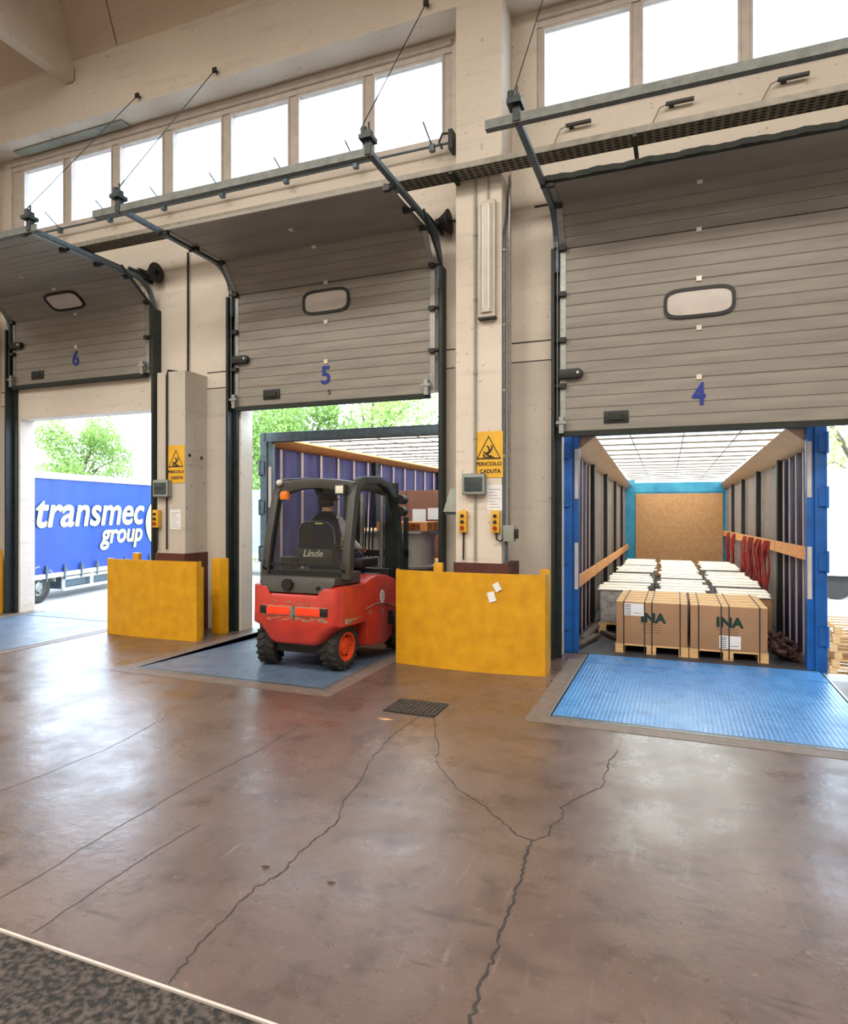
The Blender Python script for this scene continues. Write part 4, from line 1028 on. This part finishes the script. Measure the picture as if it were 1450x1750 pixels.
# seat, steering, interior console
st = MB(); st.box(-.34, .12, -.16, .26, .95, 1.06); so = F(st, 'seat_cushion', m_seat, bevel=.03)
def oval2(hw, hh, y, cz, cx=-.17):
    out = []
    for i in range(24):
        a_ = 2 * PI * i / 24; ca, sa = math.cos(a_), math.sin(a_)
        out.append((cx + hw * math.copysign(abs(ca) ** .5, ca), y + .18 * (0) - .10 * ((cz + hh * sa) - 1.3), cz + hh * math.copysign(abs(sa) ** .55, sa)))
    return out
F(MB().loft([oval2(.20, .21, -.27, 1.28), oval2(.235, .245, -.25, 1.28), oval2(.235, .245, -.19, 1.28), oval2(.21, .22, -.16, 1.28)]), 'seat_back', m_seat)
F(MB().tube([(p[0], p[1], p[2]) for p in oval2(.235, .245, -.262, 1.28)[0:13]], .008, 6), 'seat_piping', m_steel)
F(MB().box(-.40, .07, -.33, -.12, 1.04, 1.22), 'seat_hinge', m_fblk, bevel=.02)
text_obj('Linde', 'seat_name', m_lens, fk, .25, .075, Matrix.Translation((-.29, -.335, 1.135)) @ Matrix.Rotation(PI / 2, 4, 'X'), .003, .3, .04, local=True)
F(MB().box(-.44, .44, -.62, -.34, .95, 1.00), 'battery_cover', m_fblk, bevel=.02)
F(MB().box(-.42, -.28, -.60, -.42, 1.0, 1.14), 'rear_console', m_fblk, bevel=.02)
sw = MB()
for k in range(24):
    a0, a1 = 2 * PI * k / 24, 2 * PI * (k + 1) / 24
    sw.tube([(-.12 + .15 * math.cos(a), .42 + .12 * math.sin(a), 1.18 + .09 * math.sin(a)) for a in (a0, a1)], .013, 6, cap=False)
sw.tube([(-.12, .42, 1.18), (-.12, .55, .9)], .022, 8); sw.bar((-.26, .42, 1.18), (.02, .42, 1.18), .02, .02); F(sw, 'steering_wheel', m_black)
F(MB().box(-.40, .40, .46, .60, .60, .98), 'dashboard', m_black, bevel=.03)
F(MB().box(.22, .36, -.15, .25, 1.02, 1.12), 'armrest', m_black, bevel=.02)
# mast, carriage and forks
ms = MB()
for s in (-1, 1): ms.box(s * .30 - .045, s * .30 + .045, .74, .84, .05, 2.02); ms.box(s * .22 - .03, s * .22 + .03, .78, .86, .05, 2.0)
ms.box(-.34, .34, .75, .83, 1.93, 2.0); ms.box(-.34, .34, .75, .83, .10, .22); F(ms, 'mast', m_dsteel)
cy = MB(); cy.cyl((-.14, .80, .1), (-.14, .80, 1.9), .03, 12); cy.cyl((.14, .80, .1), (.14, .80, 1.9), .03, 12); F(cy, 'lift_cylinders', m_steel)
cg = MB(); cg.box(-.45, .45, .88, .93, .78, .86); cg.box(-.45, .45, .88, .93, 1.1, 1.18); cg.box(-.45, -.40, .88, .93, .78, 1.9); cg.box(.40, .45, .88, .93, .78, 1.6)
F(cg, 'carriage', m_dsteel)
for s in (-1, 1): F(MB().box(s * .28 - .05, s * .28 + .05, .93, 1.95, .76, .80), 'fork', m_dsteel)
hs = MB()
for x in (-.05, .0, .05): hs.tube([(x, .75, .6), (x, .72, 1.3), (x + .02, .74, 1.95)], .012, 6)
F(hs, 'hoses', m_black)

# ---------------------------------------------------------------- the driver
def skin(name, verts, edges, radii, mat, parent=None, sub=2, root=0):
    me = bpy.data.meshes.new(name); me.from_pydata(verts, edges, []); ob = bpy.data.objects.new(name, me); COL.objects.link(ob)
    m1 = ob.modifiers.new('s', 'SKIN'); 
    m2 = ob.modifiers.new('u', 'SUBSURF'); m2.levels = sub; m2.render_levels = sub
    sv = me.skin_vertices[0].data if me.skin_vertices else None
    if sv is None:
        bpy.context.view_layer.objects.active = ob; me.skin_vertices  # layer is made by the modifier
    for i, r_ in enumerate(radii):
        sv[i].radius = r_ if isinstance(r_, tuple) else (r_, r_); sv[i].use_root = (i == root)
    bpy.context.view_layer.update()
    new = bpy.data.meshes.new_from_object(ob.evaluated_get(bpy.context.evaluated_depsgraph_get()))
    bpy.data.objects.remove(ob); new.materials.clear(); new.materials.append(mat)
    for p in new.polygons: p.use_smooth = True
    o2 = bpy.data.objects.new(name, new); COL.objects.link(o2)
    if parent: o2.parent = parent
    return o2
PX, PY, PZ = -3.70, 6.40, 1.01   # hips on the seat
J = {'pelvis': (0, 0, .06), 'waist': (0, -.03, .20), 'chest': (0, -.03, .38), 'neckb': (0, -.01, .53), 'neck': (0, .0, .60), 'head': (0, .02, .70), 'top': (0, .02, .79),
     'shl': (-.17, -.02, .49), 'ell': (-.25, .13, .27), 'wrl': (-.13, .36, .24), 'shr': (.17, -.02, .49), 'elr': (.26, .10, .24), 'wrr': (.22, .33, .17),
     'hl': (-.10, .02, .05), 'kl': (-.17, .42, .06), 'al': (-.15, .48, -.33), 'tl': (-.15, .62, -.36), 'hr': (.10, .02, .05), 'kr': (.17, .42, .06), 'ar': (.16, .50, -.33), 'tr': (.16, .64, -.36)}
names = list(J); V_ = [J[n_] for n_ in names]; ix = {n_: i for i, n_ in enumerate(names)}
E_ = [(ix[a], ix[b_]) for a, b_ in [('pelvis', 'waist'), ('waist', 'chest'), ('chest', 'neckb'), ('neckb', 'neck'), ('neck', 'head'), ('head', 'top'), ('neckb', 'shl'), ('shl', 'ell'), ('ell', 'wrl'), ('neckb', 'shr'), ('shr', 'elr'), ('elr', 'wrr'), ('pelvis', 'hl'), ('hl', 'kl'), ('kl', 'al'), ('al', 'tl'), ('pelvis', 'hr'), ('hr', 'kr'), ('kr', 'ar'), ('ar', 'tr')]]
rad = {'pelvis': (.13, .10), 'waist': (.13, .095), 'chest': (.15, .10), 'neckb': (.075, .06), 'neck': .052, 'head': (.078, .088), 'top': (.062, .07), 'shl': .058, 'ell': .042, 'wrl': .027, 'shr': .058, 'elr': .042, 'wrr': .027, 'hl': .085, 'kl': .058, 'al': .038, 'tl': .03, 'hr': .085, 'kr': .058, 'ar': .038, 'tr': .03}
Rr = [rad[n_] for n_ in names]
# hands: palm and five fingers each
for sd, wr, dirv in ((-1, 'wrl', Vector((.25, .9, .1))), (1, 'wrr', Vector((-.1, .95, -.15)))):
    b0 = Vector(J[wr]); dv = dirv.normalized(); up = Vector((0, 0, 1)); lat = dv.cross(up).normalized() * sd
    pi_ = len(V_); V_.append(tuple(b0 + dv * .05)); Rr.append((.03, .017)); E_.append((ix[wr], pi_))
    for k in range(4):
        off = lat * (-.027 + .018 * k); ln = (.062, .072, .068, .052)[k]
        q0 = b0 + dv * .085 + off; q1 = q0 + dv * ln * .5 - up * .012; q2 = q1 + dv * ln * .25 - up * .026
        a = len(V_); V_ += [tuple(q0), tuple(q1), tuple(q2)]; Rr += [.0095, .0085, .0075]; E_ += [(pi_, a), (a, a + 1), (a + 1, a + 2)]
    q0 = b0 + dv * .045 - lat * .035 - up * .01; q1 = q0 + dv * .03 - lat * .012 - up * .02
    a = len(V_); V_ += [tuple(q0), tuple(q1)]; Rr += [.011, .009]; E_ += [(pi_, a), (a, a + 1)]
person = skin('person', V_, E_, Rr, m_skin); person.location = (PX, PY, PZ); person.rotation_euler = (0, 0, R(-4))
tag(person, 'person in navy cap, navy vest and white sleeves seated driving the forklift', 'person')
def clothes(name, seq, extra, mat, scale, root=0):
    idn = [n_ for n_ in names if n_ in seq or n_ in extra]; mp_ = {n_: i for i, n_ in enumerate(idn)}
    vs = [extra.get(n_, J[n_]) for n_ in idn]; es = [(mp_[names[a]], mp_[names[b_]]) for a, b_ in E_[:20] if names[a] in mp_ and names[b_] in mp_]
    rr_ = [tuple(x * scale.get(n_, 1.12) for x in (rad[n_] if isinstance(rad[n_], tuple) else (rad[n_], rad[n_]))) for n_ in idn]
    return skin(name, vs, es, rr_, mat, person, 2, root)
clothes('shirt', ['pelvis', 'waist', 'chest', 'neckb', 'shl', 'ell', 'shr', 'elr', 'wrl', 'wrr'], {}, m_shirt, {'ell': 1.35, 'elr': 1.4, 'wrl': 1.3, 'wrr': 1.3, 'shl': 1.15, 'shr': 1.15, 'chest': 1.02, 'waist': 1.02, 'pelvis': 1.02, 'neckb': 1.03})
vm = MB(); vm.loft([[(rx * math.cos(2 * PI * k / 28), cy_ + ry * math.sin(2 * PI * k / 28), z) for k in range(28)] for z, cy_, rx, ry in ((.06, 0, .165, .13), (.13, -.01, .172, .135), (.22, -.02, .172, .135), (.34, -.025, .192, .145), (.44, -.02, .208, .14), (.505, -.015, .205, .12), (.545, -.01, .16, .10), (.575, -.005, .105, .085), (.60, 0, .082, .078))]); vm.build('vest', m_vest, person, local=True)
clothes('trousers', ['pelvis', 'hl', 'kl', 'al', 'hr', 'kr', 'ar'], {}, m_jean, {'pelvis': 1.16, 'kl': 1.3, 'kr': 1.3, 'al': 1.35, 'ar': 1.35})
sho = MB()
for n_ in ('l', 'r'):
    a, b_ = Vector(J['a' + n_]), Vector(J['t' + n_]); sho.tube([tuple(a + Vector((0, -.05, -.035))), tuple(a + Vector((0, .02, -.035))), tuple(b_ + Vector((0, -.02, -.02))), tuple(b_ + Vector((0, .04, -.02)))], [.045, .055, .045, .03], 12)
so_ = sho.build('shoes', m_black, person, local=True)
cp = MB(); cp.sphere((0, .02, .742), .096, 10, (1, 1.1, .80)); cp.loft([[(-.07, .09, .745), (.07, .09, .745), (.07, .09, .752), (-.07, .09, .752)], [(-.05, .18, .73), (.05, .18, .73), (.05, .18, .736), (-.05, .18, .736)]])
cp.build('cap', m_cap, person, local=True)
hr_ = MB(); hr_.sphere((0, -.005, .70), .088, 8, (.98, .92, .8)); hr_.build('hair', m_rubber, person, local=True)
fc = MB(); fc.sphere((0, .118, .695), .014, 6, (.8, 1.2, 1.4)); fc.sphere((-.085, .02, .70), .02, 6, (.4, .8, 1.3)); fc.sphere((.085, .02, .70), .02, 6, (.4, .8, 1.3)); fc.sphere((0, .105, .655), .018, 6, (1.4, .5, .35)); fc.build('nose_and_ears', m_skin, person, local=True)
ey = MB(); ey.sphere((-.03, .105, .71), .009, 6); ey.sphere((.03, .105, .71), .009, 6); ey.build('eyes', m_black, person, local=True)
MB().box(-.05, .05, -.172, -.160, .455, .47).build('vest_print', m_logo, person, local=True)

# ---------------------------------------------------------------- the yard
yard = struct(MB().box(-70, 60, YO, 110, GZ - .3, GZ), 'ground', m_yard)

# blue curtain-sided lorry seen through door 6
A_ = Vector((-17.5, 13.3, GZ)); dirL = Vector((-1.4, 6.0, 0)).normalized()
lt = thing('curtain_lorry', tuple(A_), 'blue curtain-sided lorry lettered transmec group, parked outside door 6', 'lorry'); lt.rotation_euler = (0, 0, math.atan2(-dirL.x, dirL.y)); lt['_o'] = [0, 0, 0]
def Lb(mb, nm, mt, p=lt, **k): return mb.build(nm, mt, p, local=True, **k)   # local: x = outwards (towards the hall), y along the side
rings = []
n = 90
for k in range(n + 1):
    y = -4.5 + 17.5 * k / n; o_ = .012 * math.sin(k * 1.3) + .01 * math.sin(k * .47)
    rings.append([(.0 + o_, y, .86), (.01 + o_ * 1.5, y, 1.7), (.0 + o_, y, 3.72), (-.03, y, 3.72), (-.03, y, .86)])
cur = Lb(MB().loft(rings), 'side_curtain', m_tarpb)
Lb(MB().box(-2.5, -.04, -4.5, 13.0, .78, 3.80), 'load_body', m_tarpb); Lb(MB().box(-2.55, .05, -4.5, 13.0, 3.72, 3.92), 'roof_rail', m_frame, bevel=.02)
Lb(MB().box(-2.5, .04, -4.5, 13.0, .72, .86), 'side_rail', m_frame)
for k in range(22):
    bu = MB(); y = -4.2 + k * .78; bu.box(.03, .07, y - .03, y + .03, .62, 1.10); bu.box(.04, .10, y - .07, y + .07, .90, .98); Lb(bu, 'buckle', m_bsteel)
def side_m(u, z): return Matrix.Translation((.045, u, z)) @ Matrix.Rotation(PI / 2, 4, 'Z') @ Matrix.Rotation(PI / 2, 4, 'X')
text_obj('transmec', 'lettering', m_logo, lt, 5.45, .76, side_m(.08, 2.27), .002, .22, .035, local=True)
text_obj('group', 'lettering', m_logo, lt, 2.42, .64, side_m(3.0, 1.44), .002, .22, .035, local=True)
cc = MB(); cc.prism([(6.63 + .96 * math.cos(2 * PI * k / 40), 2.28 + .95 * math.sin(2 * PI * k / 40)) for k in range(40)], .045, .05, 'x'); Lb(cc, 'logo_disc', m_logo)
for y in (.30, -1.05, -2.4, 10.8):
    for x in (-.18, -2.3):
        wb = MB(); wb.lathe([(.28, -.14), (.44, -.15), (.50, -.09), (.50, .09), (.44, .15), (.28, .14)], (x, y, .50), 'x', 32); wo = Lb(wb, 'wheel', m_rubber)
        rb = MB(); rb.lathe([(.29, .13), (.27, .05), (.16, .03), (.14, .12), (.07, .14), (0, .14)], (x, y, .50), 'x', 24); rm_ = Lb(rb, 'rim', m_steel, wo)
        nb = MB()
        for k in range(10): a = 2 * PI * k / 10; nb.cyl((x + .03, y + .2 * math.cos(a), .5 + .2 * math.sin(a)), (x + .07, y + .2 * math.cos(a), .5 + .2 * math.sin(a)), .028, 6)
        Lb(nb, 'wheel_nuts', m_black, rm_)
    mg = MB(); P = [(y + .64 * math.cos(a), .5 + .62 * math.sin(a)) for a in [.15 + (PI - .3) * k / 12 for k in range(13)]]; Q = [(y + .61 * math.cos(a), .5 + .59 * math.sin(a)) for a in [.15 + (PI - .3) * k / 12 for k in range(13)]]
    mg.prism(P + Q[::-1], -.36, .0, 'x'); Lb(mg, 'mudguard', m_grey)
gd = MB(); gd.box(-.06, 0, 1.25, 9.5, .26, .34); gd.box(-.06, 0, 1.25, 9.5, .60, .68)
for y in (1.25, 2.6, 4.2, 6.0, 7.8, 9.4): gd.box(-.06, 0, y, y + .08, .26, .70)
Lb(gd, 'side_guard', m_white); Lb(MB().box(-.9, -.15, 1.4, 4.2, .30, .72), 'pallet_bin', m_bsteel)
Lb(MB().box(-1.7, -.8, -4.4, 12.8, .5, .78), 'chassis', m_black)

# pale blue trailer further off, seen at the left of door 5
ft = thing('box_trailer', (-15.9, 26, GZ), 'pale blue box trailer standing far off, seen at the left of door 5', 'trailer')
MB().box(-19, -11.6, 22, 24.4, GZ + 1.05, 2.45).build('box_body', m_cyan, ft, bevel=.03)
rb = MB()
for k in range(40): rb.box(-19 + k * .187, -18.95 + k * .187, 21.97, 22, GZ + 1.1, 2.4)
rb.build('wall_ribs', m_cyan, ft)
MB().box(-19, -11.6, 22.1, 24.3, GZ + .8, GZ + 1.05).build('chassis', m_white, ft)
for x in (-12.6, -13.9, -15.2):
    wb = MB(); wb.lathe([(0, -.15), (.48, -.15), (.5, -.1), (.5, .1), (.48, .15), (0, .15)], (x, 22.4, GZ + .5), 'y', 24); wo = wb.build('wheel', m_rubber, ft)
    rb2 = MB(); rb2.lathe([(.28, -.16), (.1, -.17), (0, -.17)], (x, 22.4, GZ + .5), 'y', 20); rb2.build('rim', m_steel, wo)
# pale blue lorry and pallets seen right of the blue trailer
rt = thing('box_trailer', (8.5, 24, GZ), 'pale blue box trailer standing far off, right of the blue trailer', 'trailer')
MB().box(3.8, 13, 23, 25.5, GZ + 1.1, 2.9).build('box_body', m_cyan, rt, bevel=.03); MB().box(3.8, 13, 23.1, 25.4, GZ + .75, GZ + 1.1).build('chassis', m_white, rt)
for x in (4.6, 6.0):
    wb = MB(); wb.lathe([(0, -.15), (.48, -.15), (.5, -.1), (.5, .1), (.48, .15), (0, .15)], (x, 23.4, GZ + .5), 'y', 24); wb.build('wheel', m_rubber, rt)
for i, w_ in enumerate(('lowest', 'second', 'third', 'fourth', 'fifth', 'sixth', 'seventh', 'top')):
    mb = MB(); x = 2.2 + .04 * math.sin(i * 2.1); y = 11.4 + .03 * math.cos(i * 1.7); pallet(mb, x, x + 1.0, y, y + 1.2, GZ + .125 * i); tag(mb.build('pallet', m_wood), 'weathered pallet in the yard stack beside the blue trailer, %s from the ground' % w_ if i < 7 else 'weathered pallet on top of the yard stack beside the blue trailer', 'pallet', 'pallets stacked in the yard')

# trees: trunk with limbs and leaf clusters
def tree(x, y, h, rad_, label, mat, seed, n=2600, ls=.13):
    rnd = random.Random(seed); t = thing('tree', (x, y, GZ), label, 'tree', 'trees beyond the yard')
    tk = MB(); tk.tube([(x, y, GZ), (x + .1, y, GZ + h * .3), (x, y, GZ + h * .6)], [.22, .16, .10], 8)
    blobs = []
    for k in range(26):
        a = rnd.uniform(0, 2 * PI); rr_ = rad_ * rnd.uniform(.1, .82); zz = GZ + h - rad_ * 1.15 + rad_ * rnd.uniform(-1.1, .85)
        s = math.sqrt(max(.05, 1 - ((zz - (GZ + h - rad_ * 1.15)) / (rad_ * 1.25)) ** 2)); c = Vector((x + rr_ * s * math.cos(a), y + rr_ * s * math.sin(a), zz)); blobs.append((c, rad_ * rnd.uniform(.22, .38)))
        tk.tube([(x, y, GZ + h * .45), tuple((Vector((x, y, GZ + h * .5)) + c) / 2 + Vector((0, 0, .1))), tuple(c)], [.07, .045, .02], 5)
    tk.build('trunk', m_bark, t)
    vs = []; fs = []
    for k in range(n):
        c, r_ = blobs[k % len(blobs)]
        d = Vector((rnd.gauss(0, 1), rnd.gauss(0, 1), rnd.gauss(0, 1))).normalized(); p = c + d * r_ * rnd.uniform(.55, 1.08)
        u = Vector((rnd.gauss(0, 1), rnd.gauss(0, 1), rnd.gauss(0, 1))).normalized(); v = d.cross(u).normalized() if rnd.random() < .5 else Vector((rnd.gauss(0, 1), rnd.gauss(0, 1), rnd.gauss(0, 1))).normalized(); w_ = u.cross(v).normalized()
        L2 = ls * rnd.uniform(.7, 1.3); i = len(vs)
        vs += [p - v * L2, p + w_ * L2 * .5 + u * L2 * .1, p + v * L2, p - w_ * L2 * .5 + u * L2 * .1]; fs.append((i, i + 1, i + 2, i + 3))
    me = bpy.data.meshes.new('foliage'); me.from_pydata([tuple(v - Vector((x, y, GZ))) for v in vs], [], fs); me.materials.append(mat)
    o_ = bpy.data.objects.new('foliage', me); COL.objects.link(o_); o_.parent = t
    return t
tree(-35.5, 30, 9.0, 3.6, 'big round light green tree above the transmec lorry', m_leaf[0], 1, 12000, .11)
tree(-36.5, 43, 8.6, 3.2, 'smaller tree right of the big round one, behind the transmec lorry', m_leaf[1], 2, 7000, .11)
tree(-39.5, 46, 7.6, 3.0, 'tree filling the gap between the two others above the lorry', m_leaf[1], 8, 6000, .11)
tree(-20.5, 30, 10.6, 4.6, 'tall light green tree at the left of door 5', m_leaf[0], 3, 12000, .12)
tree(-17.9, 28.5, 9.6, 3.4, 'light green tree between the two taller ones above the grey trailer', m_leaf[0], 9, 7000, .12)
tree(-15.0, 30.5, 11.2, 4.4, 'tall pale green tree above the grey trailer, middle', m_leaf[1], 4, 11000, .12)
tree(-9.6, 31.5, 10.4, 3.9, 'light green tree above the grey trailer, right end', m_leaf[0], 5, 9000, .12)
tree(-24.5, 33, 9.8, 4.0, 'green tree behind the pale blue box trailer', m_leaf[2], 6, 6000, .12)
tree(7.6, 34, 9.5, 4.2, 'pale green tree at the right edge beyond the blue trailer', m_leaf[1], 7, 6000, .12)

for o in bpy.data.objects:
    if '_o' in o: del o['_o']
    if o.name.startswith('trim_') and 'kind' not in o: o['kind'] = 'structure'
